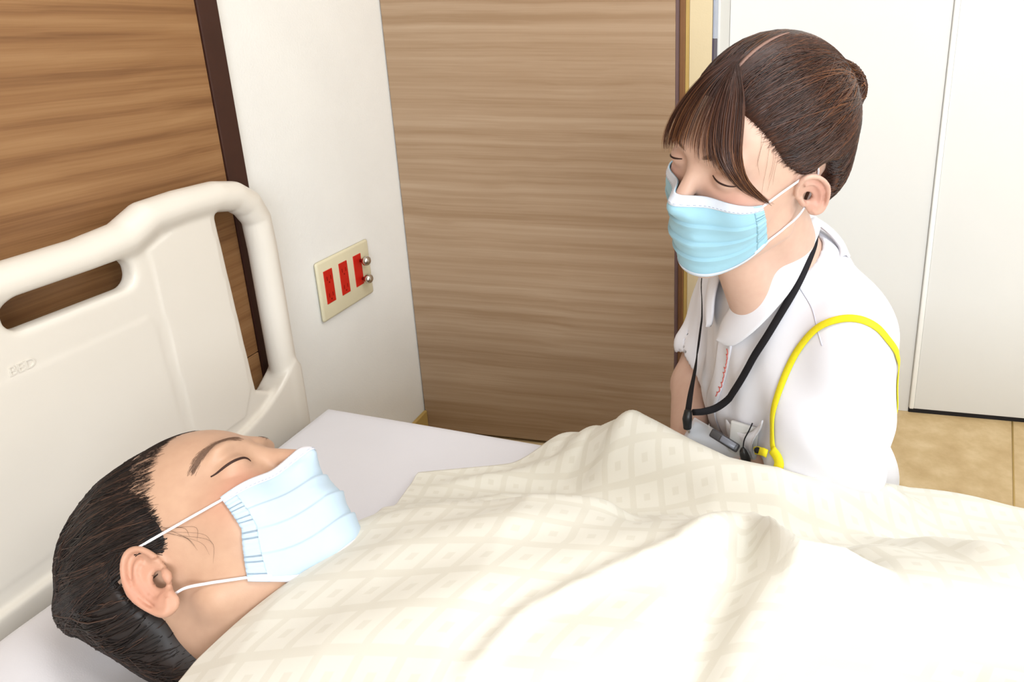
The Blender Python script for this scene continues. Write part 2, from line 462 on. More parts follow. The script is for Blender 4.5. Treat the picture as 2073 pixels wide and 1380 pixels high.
def child(o, p):
    o.parent = p
    o.matrix_parent_inverse = Matrix.Translation(-Vector(p.location)) if p.parent is None else Matrix.Identity(4)   # part meshes keep world coordinates
def tag(o, label, cat, group=None):
    o['label'] = label; o['category'] = cat
    if group: o['group'] = group
    return o
def struct(o): o['kind'] = 'structure'; return o
def empty(name, loc, label, cat, group=None):
    o = bpy.data.objects.new(name, None); COL.objects.link(o); o.location = loc; o.empty_display_size = 0.05
    return tag(o, label, cat, group)

def join(parts):
    vs, fs, n = [], [], 0
    for v, f in parts:
        v = np.asarray(v, float); vs.append(v)
        fs += [tuple(int(i) + n for i in q) for q in f]; n += len(v)
    return np.concatenate(vs), fs

def boxm(x0, x1, y0, y1, z0, z1, bev=0.0, seg=2):
    bm = bmesh.new(); bmesh.ops.create_cube(bm, size=1)
    for v in bm.verts: v.co = Vector(((x0 + x1) / 2 + v.co.x * (x1 - x0), (y0 + y1) / 2 + v.co.y * (y1 - y0), (z0 + z1) / 2 + v.co.z * (z1 - z0)))
    if bev: bmesh.ops.bevel(bm, geom=bm.edges[:], offset=bev, segments=seg, affect='EDGES', profile=0.5)
    bm.verts.index_update()
    v = [tuple(q.co) for q in bm.verts]; f = [tuple(q.index for q in fc.verts) for fc in bm.faces]; bm.free()
    return v, f

def frames(path):
    path = np.asarray(path, float)
    t = np.gradient(path, axis=0); t = unit(t)
    return path, t
def catmull(pts, n=8):
    pts = np.asarray(pts, float)
    P = np.vstack([2 * pts[0] - pts[1], pts, 2 * pts[-1] - pts[-2]])
    out = []
    for i in range(1, len(P) - 2):
        p0, p1, p2, p3 = P[i - 1:i + 3]
        for t in np.linspace(0, 1, n, endpoint=False):
            out.append(0.5 * (2 * p1 + (p2 - p0) * t + (2 * p0 - 5 * p1 + 4 * p2 - p3) * t * t + (3 * p1 - p0 - 3 * p2 + p3) * t ** 3))
    out.append(P[-2]); return np.array(out)
def tube(path, r, seg=8, up=(0, 0, 1)):
    path, t = frames(path); n = len(path)
    r = np.broadcast_to(np.asarray(r, float), (n,))
    u = np.array(up, float); vs = []
    for i in range(n):
        a = u - t[i] * (u @ t[i])
        if np.linalg.norm(a) < 1e-4: a = np.cross(t[i], (1, 0.2, 0.1))
        a = unit(a); u = a; b = np.cross(t[i], a)
        for k in range(seg):
            g = 2 * math.pi * k / seg; vs.append(path[i] + (a * math.cos(g) + b * math.sin(g)) * r[i])
    fs = [(i * seg + k, i * seg + (k + 1) % seg, (i + 1) * seg + (k + 1) % seg, (i + 1) * seg + k) for i in range(n - 1) for k in range(seg)]
    fs += [tuple(range(seg))[::-1], tuple((n - 1) * seg + k for k in range(seg))]
    return np.array(vs), fs
def ribbon(path, nrm, width, thick):
    """flat strap: path, surface normals, width, thickness"""
    path, t = frames(path); n = len(path); nrm = unit(nrm)
    width = np.broadcast_to(np.asarray(width, float), (n,))
    s = unit(np.cross(t, nrm)); vs = []
    for i in range(n):
        for a, b in ((-.5, 0), (-.42, 1), (.42, 1), (.5, 0), (.42, -.0), (-.42, -.0)):
            vs.append(path[i] + s[i] * a * width[i] + nrm[i] * b * thick)
    k = 6
    fs = [(i * k + j, i * k + (j + 1) % k, (i + 1) * k + (j + 1) % k, (i + 1) * k + j) for i in range(n - 1) for j in range(k)]
    fs += [tuple(range(k))[::-1], tuple((n - 1) * k + j for j in range(k))]
    return np.array(vs), fs
def sheet(P, Q):
    """closed thin solid between two grids P (outer) and Q (inner) of shape (nu, nv, 3)"""
    nu, nv = P.shape[:2]; vs = np.concatenate([P.reshape(-1, 3), Q.reshape(-1, 3)]); o = nu * nv
    fs = []
    for i in range(nu - 1):
        for j in range(nv - 1):
            a, b, c, d = i * nv + j, i * nv + j + 1, (i + 1) * nv + j + 1, (i + 1) * nv + j
            fs.append((a, d, c, b)); fs.append((o + a, o + b, o + c, o + d))
    rim = [(0, j) for j in range(nv)] + [(i, nv - 1) for i in range(1, nu)] + [(nu - 1, j) for j in range(nv - 2, -1, -1)] + [(i, 0) for i in range(nu - 2, 0, -1)]
    for (i0, j0), (i1, j1) in zip(rim, rim[1:] + rim[:1]):
        a, b = i0 * nv + j0, i1 * nv + j1
        fs.append((a, b, o + b, o + a))
    return vs, fs
def lathe(profile, c, axis_v, seg=24):
    """profile: (radius, height) pairs turned about axis_v"""
    a = unit(axis_v); e = np.cross(a, (0.3, 0.2, 1)); e = unit(e); g = np.cross(a, e); vs = []
    for r, h in profile:
        for k in range(seg):
            t = 2 * math.pi * k / seg; vs.append(np.array(c) + a * h + (e * math.cos(t) + g * math.sin(t)) * r)
    n = len(profile)
    fs = [(i * seg + k, i * seg + (k + 1) % seg, (i + 1) * seg + (k + 1) % seg, (i + 1) * seg + k) for i in range(n - 1) for k in range(seg)]
    fs += [tuple(range(seg))[::-1], tuple((n - 1) * seg + k for k in range(seg))]
    return np.array(vs), fs
def strands_mesh(paths, rad):
    """many thin three-sided hairs; paths (n, m, 3), rad (n, m)"""
    n, m, _ = paths.shape
    t = unit(np.gradient(paths, axis=1))
    a = unit(np.cross(t, np.array([0.31, 0.52, 0.79]))); b = np.cross(t, a)
    vs = np.stack([paths + (a * math.cos(g) + b * math.sin(g)) * rad[..., None] for g in (0, 2.0944, 4.18879)], 2)   # n m 3 3
    vs = vs.reshape(-1, 3)
    i = np.arange(n)[:, None, None] * m * 3 + np.arange(m - 1)[None, :, None] * 3
    k = np.arange(3)[None, None, :]; k2 = (k + 1) % 3
    f = np.stack([i + k, i + k2, i + 3 + k2, i + 3 + k], -1).reshape(-1, 4)
    return vs, f

# ------------------------------------------------------------------ materials
def srgb(r, g, b):
    f = lambda c: c / 12.92 if c <= 0.04045 else ((c + 0.055) / 1.055) ** 2.4
    return (f(r / 255), f(g / 255), f(b / 255), 1)
class NT_:
    def __init__(s, name):
        s.m = bpy.data.materials.new(name); s.m.use_nodes = True; s.t = s.m.node_tree; s.n = s.t.nodes; s.l = s.t.links
        s.b = s.n['Principled BSDF']
    def add(s, kind, **kw):
        x = s.n.new(kind)
        for k, v in kw.items():
            if k.startswith('_'): setattr(x, k[1:], v)
            else: x.inputs[k.replace('__', ' ')].default_value = v
        return x
    def link(s, a, b): s.l.new(a, b)
    def coord(s, scale=(1, 1, 1), rot=(0, 0, 0), kind='Object'):
        c = s.n.new('ShaderNodeNewGeometry') if kind == 'World' else s.n.new('ShaderNodeTexCoord')
        mp = s.add('ShaderNodeMapping'); mp.inputs['Scale'].default_value = scale; mp.inputs['Rotation'].default_value = rot
        s.link(c.outputs['Position' if kind == 'World' else kind], mp.inputs[0]); return mp.outputs[0]
    def noise(s, vec, scale, detail=3, rough=0.5):
        n = s.add('ShaderNodeTexNoise'); n.inputs['Scale'].default_value = scale; n.inputs['Detail'].default_value = detail; n.inputs['Roughness'].default_value = rough
        s.link(vec, n.inputs['Vector']); return n.outputs['Fac']
    def ramp(s, fac, stops):
        r = s.n.new('ShaderNodeValToRGB'); e = r.color_ramp.elements
        while len(e) < len(stops): e.new(0.5)
        for x, (p, c) in zip(e, stops): x.position = p; x.color = c
        s.link(fac, r.inputs[0]); return r.outputs[0]
    def bump(s, h, strength, dist=0.01):
        b = s.add('ShaderNodeBump'); b.inputs['Strength'].default_value = strength; b.inputs['Distance'].default_value = dist
        s.link(h, b.inputs['Height']); s.link(b.outputs[0], s.b.inputs['Normal']); return b
    def base(s, c, rough=0.5, spec=0.5, **kw):
        if isinstance(c, tuple): s.b.inputs['Base Color'].default_value = c
        else: s.link(c, s.b.inputs['Base Color'])
        s.b.inputs['Roughness'].default_value = rough; s.b.inputs['Specular IOR Level'].default_value = spec
        for k, v in kw.items(): s.b.inputs[k.replace('__', ' ')].default_value = v
        return s.m
def vary(name, col, rough=0.5, spec=0.4, amt=0.06, scale=18.0, bump=0.0, bscale=200.0, bdist=0.001, **kw):
    """a plain coloured surface with a slight mottling and fine relief"""
    t = NT_(name); v = t.coord(kind='World')
    lo = tuple(c * (1 - amt) for c in col[:3]) + (1,); hi = tuple(min(1, c * (1 + amt)) for c in col[:3]) + (1,)
    m = t.base(t.ramp(t.noise(v, scale), [(0.3, lo), (0.7, hi)]), rough, spec, **kw)
    if bump: t.bump(t.noise(v, bscale, 2), bump, bdist)
    return m

def wood(name, lo, mid, hi, grain, rough=0.42):
    """laminate with long fine grain; grain = axis index the grain runs along"""
    t = NT_(name)
    sc = [85, 85, 85]; sc[grain] = 0.9
    v = t.coord(tuple(sc), kind='World')
    warp = t.noise(t.coord((3, 3, 3), kind='World'), 1.0, 2)
    add = t.add('ShaderNodeVectorMath', _operation='MULTIPLY_ADD')
    t.link(warp, add.inputs[0]); add.inputs[1].default_value = (1.6, 1.6, 1.6); t.link(v, add.inputs[2])
    n1 = t.noise(add.outputs[0], 0.55, 5, 0.62)
    sc2 = [420, 420, 420]; sc2[grain] = 5
    n2 = t.noise(t.coord(tuple(sc2), kind='World'), 1.0, 2)
    mx = t.add('ShaderNodeMath', _operation='MULTIPLY_ADD'); t.link(n2, mx.inputs[0]); mx.inputs[1].default_value = 0.22; t.link(n1, mx.inputs[2])
    c = t.ramp(mx.outputs[0], [(0.44, lo), (0.60, mid), (0.80, hi)])
    m = t.base(c, rough, 0.35)
    t.bump(n1, 0.08, 0.002)
    return m

M = {}
M['wallpaper'] = vary('white_wallpaper', srgb(240, 237, 231), 0.85, 0.2, 0.02, 8, 0.35, 260, 0.0012)
M['cream'] = vary('cream_wallpaper', srgb(214, 196, 160), 0.85, 0.2, 0.02, 8, 0.3, 260, 0.001)
M['white_door'] = vary('white_door_panel', srgb(222, 220, 215), 0.5, 0.35, 0.01, 5)
M['ceiling'] = vary('ceiling_board', srgb(236, 234, 228), 0.9, 0.2, 0.02, 30, 0.3, 120, 0.001)
M['wood_head'] = wood('brown_laminate', srgb(122, 84, 52), srgb(144, 104, 67), srgb(160, 121, 82), 1)
M['wood_door'] = wood('oak_laminate', srgb(154, 125, 96), srgb(167, 139, 111), srgb(179, 153, 126), 0)
M['dark_trim'] = vary('dark_brown_trim', srgb(58, 32, 24), 0.4, 0.4, 0.08, 30)
M['bronze'] = vary('bronze_edge', srgb(128, 90, 58), 0.35, 0.5, 0.06, 20, Metallic=0.4)
M['jamb_dark'] = vary('jamb_gasket', srgb(110, 86, 84), 0.5, 0.3, 0.05, 20)
M['baseboard'] = vary('tan_baseboard', srgb(186, 154, 88), 0.5, 0.4, 0.05, 20)
M['steel'] = vary('brushed_steel', srgb(170, 178, 198), 0.35, 0.5, 0.05, 60, Metallic=0.6)
M['rubber'] = vary('dark_rubber', srgb(74, 66, 82), 0.6, 0.3, 0.05, 40)
M['black'] = vary('black_gap', srgb(34, 32, 34), 0.7, 0.2, 0.05, 40)
M['plastic'] = vary('ivory_plastic', srgb(226, 218, 206), 0.34, 0.45, 0.012, 6)
M['plate'] = vary('cream_plastic', srgb(222, 212, 180), 0.4, 0.45, 0.02, 20)
M['red'] = vary('red_plastic', srgb(196, 26, 8), 0.4, 0.4, 0.04, 60)
M['dark_red'] = vary('dark_red_slot', srgb(120, 8, 4), 0.6, 0.2, 0.04, 60)
M['chrome'] = vary('chrome', srgb(200, 194, 186), 0.18, 0.6, 0.04, 60, Metallic=1.0)
M['frame_metal'] = vary('painted_bed_metal', srgb(196, 188, 176), 0.4, 0.4, 0.03, 20)
M['linen'] = vary('pale_lilac_linen', srgb(224, 222, 227), 0.9, 0.15, 0.012, 10, 0.12, 900, 0.0006)
M['pillow'] = vary('pillow_linen', srgb(222, 217, 219), 0.9, 0.15, 0.012, 10, 0.12, 900, 0.0006)

# floor: beige flecked vinyl
t = NT_('beige_vinyl'); v = t.coord(kind='World')
c = t.ramp(t.noise(v, 16, 4, 0.6), [(0.30, srgb(192, 162, 116)), (0.52, srgb(206, 178, 132)), (0.72, srgb(220, 194, 152))])
M['vinyl'] = t.base(c, 0.42, 0.4); t.bump(t.noise(v, 240, 2), 0.05, 0.001)

# bed cover: cream cotton damask, squares woven in rows
t = NT_('cream_damask_cover'); tc = t.n.new('ShaderNodeTexCoord'); uv = tc.outputs['UV']
mp = t.add('ShaderNodeMapping'); t.link(uv, mp.inputs[0])
def frac_cell(vec_out, comp, cell, off=0.0):
    s = t.n.new('ShaderNodeSeparateXYZ'); t.link(vec_out, s.inputs[0])
    m = t.add('ShaderNodeMath', _operation='MULTIPLY_ADD'); t.link(s.outputs[comp], m.inputs[0]); m.inputs[1].default_value = 1 / cell; m.inputs[2].default_value = off
    f = t.add('ShaderNodeMath', _operation='FRACT'); t.link(m.outputs[0], f.inputs[0])
    a = t.add('ShaderNodeMath', _operation='SUBTRACT'); t.link(f.outputs[0], a.inputs[0]); a.inputs[1].default_value = 0.5
    b = t.add('ShaderNodeMath', _operation='ABSOLUTE'); t.link(a.outputs[0], b.inputs[0]); return b.outputs[0]
fu = frac_cell(mp.outputs[0], 0, 0.0355, 0.30); fv = frac_cell(mp.outputs[0], 1, 0.0355, 0.1)
mxn = t.add('ShaderNodeMath', _operation='MAXIMUM'); t.link(fu, mxn.inputs[0]); t.link(fv, mxn.inputs[1])
CRE, SHD = srgb(231, 228, 217), srgb(208, 202, 185)
pat = t.ramp(mxn.outputs[0], [(0.0, SHD), (0.095, SHD), (0.12, CRE), (0.375, CRE), (0.40, SHD)])
weave = t.noise(t.coord((900, 900, 900), kind='World'), 1.0, 1)
mixc = t.add('ShaderNodeMixRGB', _blend_type='MIX'); mixc.inputs[0].default_value = 0.32
mixc.inputs[1].default_value = CRE; t.link(pat, mixc.inputs[2])
t.base(mixc.outputs[0], 0.8, 0.2, Sheen__Weight=0.1); t.bump(weave, 0.06, 0.0006)
M['cover'] = t.m

# ------------------------------------------------------------------ the room
XE, YS, YB = 4.3, -2.25, 1.665
struct(mesh('floor', *boxm(-0.1, XE, YS, YB + 0.1, -0.06, 0.0), M['vinyl'], smooth=False))
seam_v, seam_f = tube(np.array([(1.470, 1.660, 0.0), (1.362, 1.283, 0.0), (1.26, 0.93, 0.0)]), 0.0022, 6)
FL = bpy.data.objects['floor']
mesh('welded_seam', seam_v, seam_f, M['baseboard'], FL)
struct(mesh('ceiling', *boxm(-0.1, XE, YS, YB + 0.1, CEIL, CEIL + 0.06), M['ceiling'], smooth=False))
struct(mesh('wall_head', *boxm(-0.10, 0.0, YS, 1.46, 0, CEIL), M['wallpaper'], smooth=False))
struct(mesh('wall_foot', *boxm(XE, XE + 0.1, YS, YB + 0.1, 0, CEIL), M['wallpaper'], smooth=False))
# far wall behind the oak door, its cream end post, and the white recess beyond
struct(mesh('wall_far', *boxm(0.0, 0.660, 1.385, 1.46, 0, CEIL), M['wallpaper'], smooth=False))
struct(mesh('wall_post', *boxm(0.660, 0.7045, 1.358, YB, 0, CEIL), M['cream'], smooth=False))
struct(mesh('wall_recess', *boxm(0.7045, XE, YB + 0.012, YB + 0.1, 0, CEIL), M['white_door'], smooth=False))
# oak door leaf in the corner, with its dark gasket and bronze edge
d1 = struct(mesh('door_1', *boxm(0.002, 0.632, 1.356, 1.383, 0.008, 2.10, 0.0015, 1), M['wood_door'], smooth=False))
mesh('edge_gasket', *boxm(0.6325, 0.640, 1.357, 1.384, 0.008, 2.10), M['jamb_dark'], d1, False)
mesh('edge_strip', *boxm(0.6405, 0.652, 1.352, 1.384, 0.008, 2.10, 0.002, 1), M['bronze'], d1, False)
mesh('edge_stop', *boxm(0.6525, 0.6595, 1.356, 1.384, 0.008, 2.10), M['baseboard'], d1, False)
struct(mesh('trim_1', *boxm(0.0, 0.66, 1.372, 1.384, 2.10, 2.16), M['white_door'], smooth=False))
# steel catch strip on the post's flank and the pale jamb behind it
tr = struct(mesh('trim_2', *boxm(0.705, 0.709, 1.360, 1.425, 0.956, 2.10, 0.001, 1), M['steel'], smooth=False))
mesh('rubber_strip', *boxm(0.705, 0.7085, 1.360, 1.425, 0.02, 0.9555), M['rubber'], tr, False)
struct(mesh('trim_3', *boxm(0.705, 0.713, 1.428, YB + 0.011, 0.0, 2.10, 0.001, 1), M['white_door'], smooth=False))
struct(mesh('wall_panel_white', *boxm(0.7135, 1.2128, YB, YB + 0.011, 0.0, CEIL - 0.01, 0.001, 1), M['white_door'], smooth=False))
d2 = struct(mesh('door_2', *boxm(1.2255, 2.15, YB - 0.004, YB + 0.006, 0.012, 2.12, 0.001, 1), M['white_door'], smooth=False))
mesh('edge_strip', *boxm(1.213, 1.2250, YB - 0.008, YB + 0.006, 0.012, 2.12, 0.003, 3), vary('lit_edge_white', srgb(246, 245, 240), 0.35, 0.4, 0.01, 5), d2)  # leaf edge catching the light, painted as a brighter white strip
mesh('bottom_gap', *boxm(1.213, 2.15, YB - 0.003, YB + 0.004, 0.0005, 0.0115), M['black'], d2, False)
# window wall behind the photographer
struct(mesh('wall_window', *join([boxm(-0.1, 1.3, YS - 0.1, YS, 0, CEIL), boxm(3.3, XE, YS - 0.1, YS, 0, CEIL), boxm(1.3, 3.3, YS - 0.1, YS, 0, 0.85), boxm(1.3, 3.3, YS - 0.1, YS, 2.15, CEIL)]), M['wallpaper'], smooth=False))
wf = struct(mesh('window_1', *join([boxm(1.3, 3.3, YS - 0.08, YS - 0.03, 0.85, 0.90), boxm(1.3, 3.3, YS - 0.08, YS - 0.03, 2.10, 2.15), boxm(1.3, 1.35, YS - 0.08, YS - 0.03, 0.90, 2.10), boxm(3.25, 3.3, YS - 0.08, YS - 0.03, 0.90, 2.10), boxm(2.28, 2.33, YS - 0.08, YS - 0.03, 0.90, 2.10)]), M['frame_metal'], smooth=False))
gl = NT_('window_glass'); gl.base((1, 1, 1, 1), 0.02, 0.5, Transmission__Weight=1.0)
for a, b in ((1.35, 2.28), (2.33, 3.25)):
    mesh('pane', *boxm(a, b, YS - 0.058, YS - 0.052, 0.90, 2.10), gl.m, wf, False)
# baseboards
for nm, b in (('baseboard_head', (0.0, 0.009, 0.93, 1.3555, 0, 0.062)), ('baseboard_foot', (XE - 0.009, XE, YS, YB, 0, 0.062))):
    struct(mesh(nm, *boxm(*b, 0.002, 1), M['baseboard'], smooth=False))
# brown wood-grain wall panel behind the bed and its dark edge trim
wp = struct(mesh('wall_panel_wood', *boxm(0.0, 0.010, -1.20, 0.8795, 0.46, 2.10, 0.001, 1), M['wood_head'], smooth=False))
mesh('lower_board', *boxm(0.0, 0.010, -1.20, 0.8795, 0.10, 0.4585, 0.001, 1), M['wood_head'], wp, False)
struct(mesh('trim_4', *boxm(0.0, 0.013, 0.8800, 0.9170, 0.10, 2.10, 0.0015, 2), M['dark_trim'], smooth=False))
# ceiling luminaires, the second one added as fill for the head wall
dif = NT_('lamp_diffuser'); dif.base((0.9, 0.9, 0.88, 1), 0.5, 0.3, Emission__Color=(1.0, 0.955, 0.89, 1), Emission__Strength=2.0)
for lx, ly, lab in ((1.25, 0.35, 'long white ceiling lamp above the bed'), (2.70, -0.35, 'added white fill lamp on the ceiling beyond the foot of the bed')):
    e = empty('ceiling_lamp', (lx, ly, CEIL), lab, 'lamp')
    mesh('housing', *boxm(lx - 0.62, lx + 0.62, ly - 0.17, ly + 0.17, CEIL - 0.030, CEIL - 0.001, 0.006), M['white_door'], e, False)
    mesh('diffuser', *boxm(lx - 0.58, lx + 0.58, ly - 0.14, ly + 0.14, CEIL - 0.050, CEIL - 0.0305, 0.006), dif.m, e, False)

# ------------------------------------------------------------------ outlet plate
op = empty('outlet_plate', (0.0, 1.125, 0.437), 'cream wall plate with three red outlets beside the headboard', 'outlet')
mesh('cover_plate', *boxm(0.0005, 0.0085, 1.045, 1.207, 0.436, 0.555, 0.005, 3), M['plate'], op)
for k, yc in enumerate((1.0725, 1.118, 1.1635)):
    r = mesh('socket', *boxm(0.007, 0.0098, yc - 0.0125, yc + 0.0125, 0.468, 0.534, 0.0006, 1), M['red'], op, False)
    for zc in (0.484, 0.518):
        if k == 2: continue
        mesh('socket_slots', *join([boxm(0.0096, 0.01005, yc - 0.006, yc - 0.0045, zc - 0.004, zc + 0.004), boxm(0.0096, 0.01005, yc + 0.0045, yc + 0.006, zc - 0.004, zc + 0.004), boxm(0.0096, 0.01005, yc - 0.0015, yc + 0.0015, zc - 0.010, zc - 0.007)]), M['dark_red'], r, False)
for zc in (0.480, 0.519):
    mesh('ground_terminal', *lathe([(0.0035, 0), (0.0035, 0.007), (0.0075, 0.008), (0.0098, 0.011), (0.0100, 0.015), (0.0085, 0.019), (0.0045, 0.0215), (0.0, 0.022)], (0.0095, 1.172, zc), (1, 0, 0)), M['chrome'], op)

# ------------------------------------------------------------------ the bed
bed = empty('hospital_bed', (1.1, 0.45, 0), 'ivory hospital bed with moulded plastic headboard against the wood panel', 'bed')
YC = 0.452
def headboard(p):
    x, y, z = p[..., 0] - 0.046, np.abs(p[..., 1] - YC), p[..., 2]
    path = [(-0.01, 0.714), (0.16, 0.716), (0.215, 0.722), (0.250, 0.739), (0.300, 0.742), (0.360, 0.741), (0.393, 0.734), (0.416, 0.717), (0.431, 0.690), (0.4335, 0.640), (0.4340, 0.42), (0.434, 0.10)]
    rim = np.full(x.shape, 1e9, np.float32)
    for (a, b), (c, d) in zip(path[:-1], path[1:]):
        rim = np.minimum(rim, cap(np.stack([x, y, z], -1), (0, a, b), (0, c, d), 0.0225 if b > 0.70 else 0.0205, 0.0225 if d > 0.70 else 0.0205))
    pan2 = poly2(y, z, [(-0.05, 0.722), (0.22, 0.722), (0.25, 0.738), (0.345, 0.738), (0.361, 0.430), (0.385, 0.415), (0.43, 0.405), (0.43, 0.08), (-0.05, 0.08)])
    q = np.stack([pan2 + 0.006, np.abs(x) - 0.006], -1)
    pan = np.sqrt((np.maximum(q, 0) ** 2).sum(-1)) + np.minimum(q.max(-1), 0) - 0.006
    d = smin(rim, pan, 0.009)
    # raised fields of the panel face
    fld = poly2(y, z, [(-0.05, 0.617), (0.216, 0.617), (0.224, 0.60), (0.232, 0.40), (-0.05, 0.40)])
    d = np.minimum(d, np.maximum(fld, np.abs(x) - 0.0128))
    col_ = poly2(y, z, [(0.236, 0.700), (0.300, 0.725), (0.336, 0.725), (0.350, 0.440), (0.330, 0.40), (0.246, 0.40)])
    d = np.minimum(d, np.maximum(col_, np.abs(x) - 0.0132))
    # the deeper foot with its lip sweeping up into the posts
    leg = poly2(y, z, [(-0.05, 0.380), (0.290, 0.381), (0.325, 0.386), (0.358, 0.394), (0.395, 0.412), (0.440, 0.445), (0.452, 0.43), (0.452, 0.08), (-0.05, 0.08)])
    q = np.stack([leg + 0.004, np.abs(x) - 0.0175], -1)
    d = smin(d, np.sqrt((np.maximum(q, 0) ** 2).sum(-1)) + np.minimum(q.max(-1), 0) - 0.004, 0.006)
    # hand holes
    hole = np.sqrt(np.maximum(np.abs(y - 0.138) - 0.0575, 0) ** 2 + np.maximum(np.abs(z - 0.6815) - 0.0025, 0) ** 2) - 0.0165
    d = smax(d, -hole, 0.008)
    return d
v, f = sdf_mesh(headboard, axis((0.014, 0.080, 0.0030)), axis((-0.012, 0.40, 0.006), (0.40, 0.916, 0.0030)), axis((0.070, 0.36, 0.006), (0.36, 0.775, 0.0030)))
hb = mesh('headboard', v, f, M['plastic'], bed)
tx = bpy.data.curves.new('lettering', 'FONT'); tx.body = 'BED'; tx.size = 0.015; tx.extrude = 0.0007; tx.align_x = 'RIGHT'
to = bpy.data.objects.new('lettering_curve', tx)
COL.objects.link(to); dg = bpy.context.evaluated_depsgraph_get(); lm = bpy.data.meshes.new_from_object(to.evaluated_get(dg)); bpy.data.objects.remove(to, do_unlink=True)
lv = np.array([tuple(q.co) for q in lm.vertices]); lf = [tuple(q.vertices) for q in lm.polygons]
mesh('lettering', np.stack([0.0584 + lv[:, 2], 0.533 + lv[:, 0], 0.6195 + lv[:, 1]], 1), lf, M['plastic'], hb, False)
# frame below
mesh('deck', *boxm(0.075, 2.05, 0.06, 0.82, 0.205, 0.236, 0.006), M['frame_metal'], bed, False)
for y in (0.075, 0.785):
    mesh('side_rail', *boxm(0.072, 2.07, y, y + 0.03, 0.15, 0.204, 0.005), M['frame_metal'], bed, False)
for x in (0.30, 1.85):
    mesh('cross_beam', *boxm(x - 0.03, x + 0.03, 0.105, 0.785, 0.13, 0.20, 0.005), M['frame_metal'], bed, False)
    for y in (0.13, 0.77):
        lg = mesh('leg', *boxm(x - 0.02, x + 0.02, y - 0.02, y + 0.02, 0.075, 0.131, 0.003), M['frame_metal'], bed, False)
        mesh('caster', *lathe([(0.020, -0.014), (0.036, -0.012), (0.038, 0), (0.036, 0.012), (0.020, 0.014)], (x, y, 0.0382), (0, 1, 0)), M['rubber'], lg)

# mattress under a pale fitted sheet
def mattress():
    nx, ny = 90, 46; xs = np.linspace(0, 1, nx); ys = np.linspace(0, 1, ny)
    U, W = np.meshgrid(xs, ys, indexing='ij')
    x0 = 0.072 + 0.030 * W
    X = x0 + U * 1.93
    yf = bed_edge(X); Y = yf - 0.90 * (1 - W)
    e = np.minimum(np.minimum(U * 1.93, (1 - U) * 1.93), np.minimum(W, 1 - W) * 0.90)
    r = 0.028
    drop = np.where(e < r, r - np.sqrt(np.maximum(r * r - (r - np.minimum(e, r)) ** 2, 0)), 0)
    Z = MZ - drop + 0.0012 * np.sin(9 * X + 3 * Y) * np.sin(7 * Y)
    top = np.stack([X, Y, Z], -1); bot = np.stack([X, Y, np.full_like(Z, 0.238)], -1)
    return sheet(top, bot)
# concentrate grid lines at the rounded rim
def mattress_fine():
    def ax(L): 
        a = np.array([0, .0015, .004, .008, .013, .019, .027]); return np.concatenate([a, np.linspace(0.04, L - 0.04, 46), (L - a)[::-1]])
    xs, ys = ax(1.93), ax(0.90)
    U, W = np.meshgrid(xs, ys, indexing='ij')
    X = 0.072 + 0.030 * W / 0.9 + U
    Y = bed_edge(X) - 0.90 + W
    r = 0.028
    def dr(e): e = np.minimum(e, r); return r - np.sqrt(np.maximum(r * r - (r - e) ** 2, 0))
    Z = MZ - np.maximum(dr(np.minimum(U, 1.93 - U)), dr(np.minimum(W, 0.90 - W))) + 0.0010 * np.sin(9 * X + 3 * Y) * np.sin(7 * Y)
    return sheet(np.stack([X, Y, Z], -1), np.stack([X, Y, np.full_like(Z, 0.2375)], -1))
tag(mesh('mattress', *mattress_fine(), M['linen']), 'mattress under a pale lilac-white fitted sheet, bare at its far head corner', 'mattress')

# pillow: thin and soft, pressed down under the head
def pillow():
    n = 60; a = np.linspace(-1, 1, n); U, W = np.meshgrid(a, a, indexing='ij')
    s = lambda q: np.sign(q) * (1 - (1 - np.abs(q)) ** 1.35)
    X = 0.262 + 0.150 * s(U) + 0.012 * W; Y = 0.270 + 0.285 * s(W) - 0.02 * U
    edge = np.maximum(np.abs(U) ** 5, np.abs(W) ** 5)
    top = 0.362 + 0.012 + 0.042 * np.sqrt(np.maximum(1 - edge, 0))
    g = np.exp(-(((X - 0.275) / 0.10) ** 2 + ((Y - 0.405) / 0.10) ** 2))
    top = top - 0.030 * g * np.sqrt(np.maximum(1 - edge, 0)) + 0.0035 * np.sin(38 * X - 15 * Y) * (1 - edge) + 0.002 * np.sin(60 * Y + 20 * X) * (1 - edge)
    bot = np.minimum(0.3625 + 0.011 * edge, top - 0.001)
    return sheet(np.stack([X, Y, top], -1), np.stack([X, Y, bot], -1))
tag(mesh('pillow', *pillow(), M['pillow']), 'thin white pillow under the lying patient\'s head', 'pillow')

